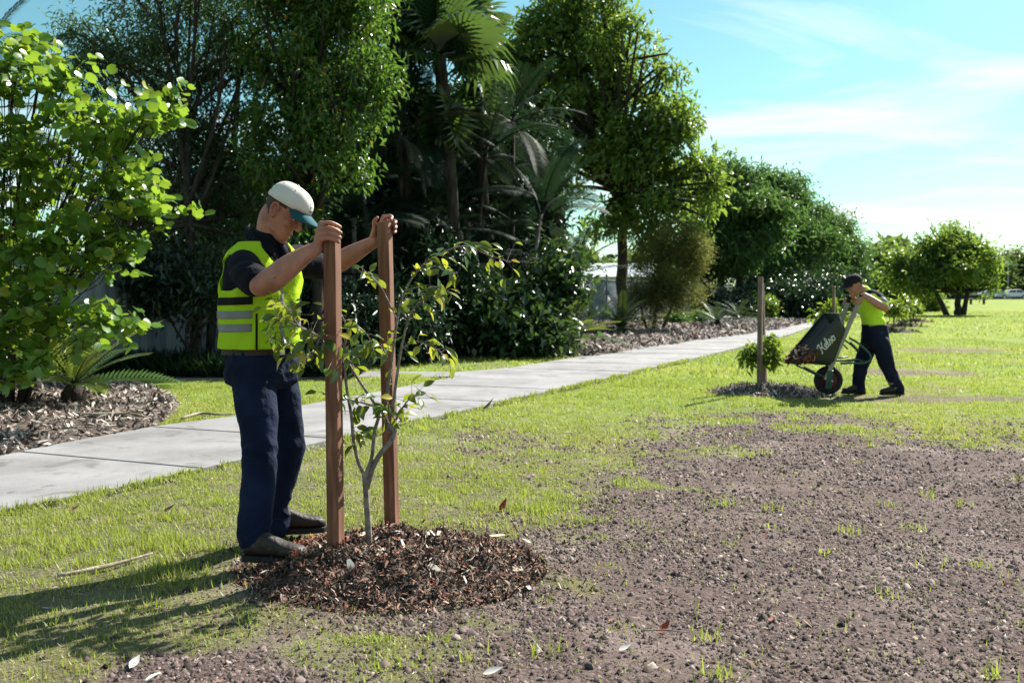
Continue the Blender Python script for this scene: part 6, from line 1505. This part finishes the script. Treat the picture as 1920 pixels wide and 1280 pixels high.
# lettering painted on the tray side
o_ = rim_c[0]; nrm_ = (rim_c[1] - rim_c[0]).cross(bot_c[0] - rim_c[0]).normalized()
if nrm_.y > 0: nrm_ = -nrm_
def side_pt(px, py):
    d = ray(px, py); c0 = Vector((0, 0, CAM_H)); t_ = (o_ + nrm_ * .008 - c0).dot(nrm_) / d.dot(nrm_); return c0 + d * t_
l0, l1 = side_pt(1539, 664), side_pt(1568, 633); ex = (l1 - l0); em = ex.length; ex.normalize(); ey = nrm_.cross(ex).normalized()
if ey.z < 0: ey = -ey
STROKES = [[(.02, .02), (.06, .0), (.11, .08), (.20, .46), (.23, .56), (.17, .56), (.08, .48), (.07, .42)], [(.40, .56), (.36, .52), (.25, .30), (.17, .26)], [(.19, .27), (.25, .26), (.28, .06), (.33, .0), (.38, .06)],
           [(.38, .12), (.47, .18), (.48, .28), (.43, .31), (.38, .20), (.39, .06), (.44, .0), (.52, .08)], [(.52, .08), (.61, .40), (.62, .55), (.58, .56), (.54, .34), (.53, .08), (.57, .0), (.64, .10)],
           [(.64, .10), (.71, .33), (.735, .28), (.76, .12), (.72, .0), (.66, .03)], [(.76, .06), (.82, .16)], [(.93, .27), (.87, .31), (.82, .20), (.83, .04), (.88, .0), (.94, .09), (.95, .22), (.91, .30), (.90, .24), (1.0, .24)]]
from mathutils.bvhtree import BVHTree
tb_ = BVHTree.FromPolygons([v.co for v in tray.data.vertices], [tuple(p.vertices) for p in tray.data.polygons])
def on_tray(p):
    h = tb_.ray_cast(Vector((p.x, 11.0, p.z)), Vector((0, 1, 0))); return h[0] + Vector((0, -.006, 0)) if h[0] is not None else p
mb = MB()
for st in STROKES:
    pts = [on_tray(l0 + ex * (p[0] * em) + ey * (p[1] * em * .82)) for p in catmull([(a, b_, 0) for a, b_ in st], 4)]
    mb.tube(pts, [.0066] * len(pts), 6)
mb.obj('lettering', M_LETTER, tray)
for sy, far in ((-.20, 0), (.20, 1)):
    mb = MB(); q = lambda px, py: Vector((P(px, py, 12.0).x, 12.0 + sy, P(px, py, 12.0).z))
    pts = catmull([q(1582, 632), q(1596, 640), q(1611, 652), q(1621, 664), q(1620, 673), q(1608, 678), q(1588, 678), q(1566, 679)], 5); mb.tube(pts, .013, 9)
    mb.tube([q(1584, 640), q(1600, 656)], .010, 8); mb.tube([q(1571, 674), q(1600, 671)], .010, 8); mb.obj('leg_stand', M_FRAMEG, wb, smooth=True)
    mb = MB(); a = Vector((P(1500, 686, 12.0).x, 12.0 + sy * .8, P(1500, 686, 12.0).z)); mb.tube([a, Vector((wc.x, 12 + sy * .55, wc.z))], .011, 8); mb.obj('front_strut', M_FRAMEG, wb, smooth=True)
mb = MB(); mb.tube([Vector((P(1614, 676, 12.0).x, 11.8, P(1614, 676, 12.0).z)), Vector((P(1614, 676, 12.0).x, 12.2, P(1614, 676, 12.0).z))], .011, 8); mb.obj('cross_brace', M_FRAMEG, wb, smooth=True)
# load of mulch sliding out over the lip
n_ = 380; u_ = rng.random(n_); v_ = rng.random(n_)
lip = np.array(rim_c[1]) * (1 - v_)[:, None] + np.array(rim_c[2]) * v_[:, None]; up_ = np.array(rim_c[0] - rim_c[1]); inn = np.array(bot_c[1] - rim_c[1])
pos = lip + up_ * (u_ ** 1.6 * .30)[:, None] + inn * (rng.random(n_) * .25 - .04 - .10 * (1 - u_) ** 6)[:, None]; pos[:, 2] += rng.normal(0, .01, n_)
ld = chips('mulch_load', pos, .075, M_CHIP_BROWN, tilt=.7, thin=.35); tag(ld, 'clump of mulch sliding out over the wheelbarrow lip', 'mulch', kind='stuff')
pos = np.array(rim_c[1]) + up_ * (rng.random(60) * .35)[:, None] + np.array([0, -.02, 0]) + inn * (rng.random(60) * .3)[:, None]
ld = chips('red_bark_fibre', pos + rng.normal(0, .008, (60, 3)), .06, M_FIBRE, tilt=.8, thin=.2); tag(ld, 'reddish bark fibre caught on the wheelbarrow side', 'mulch', kind='stuff')
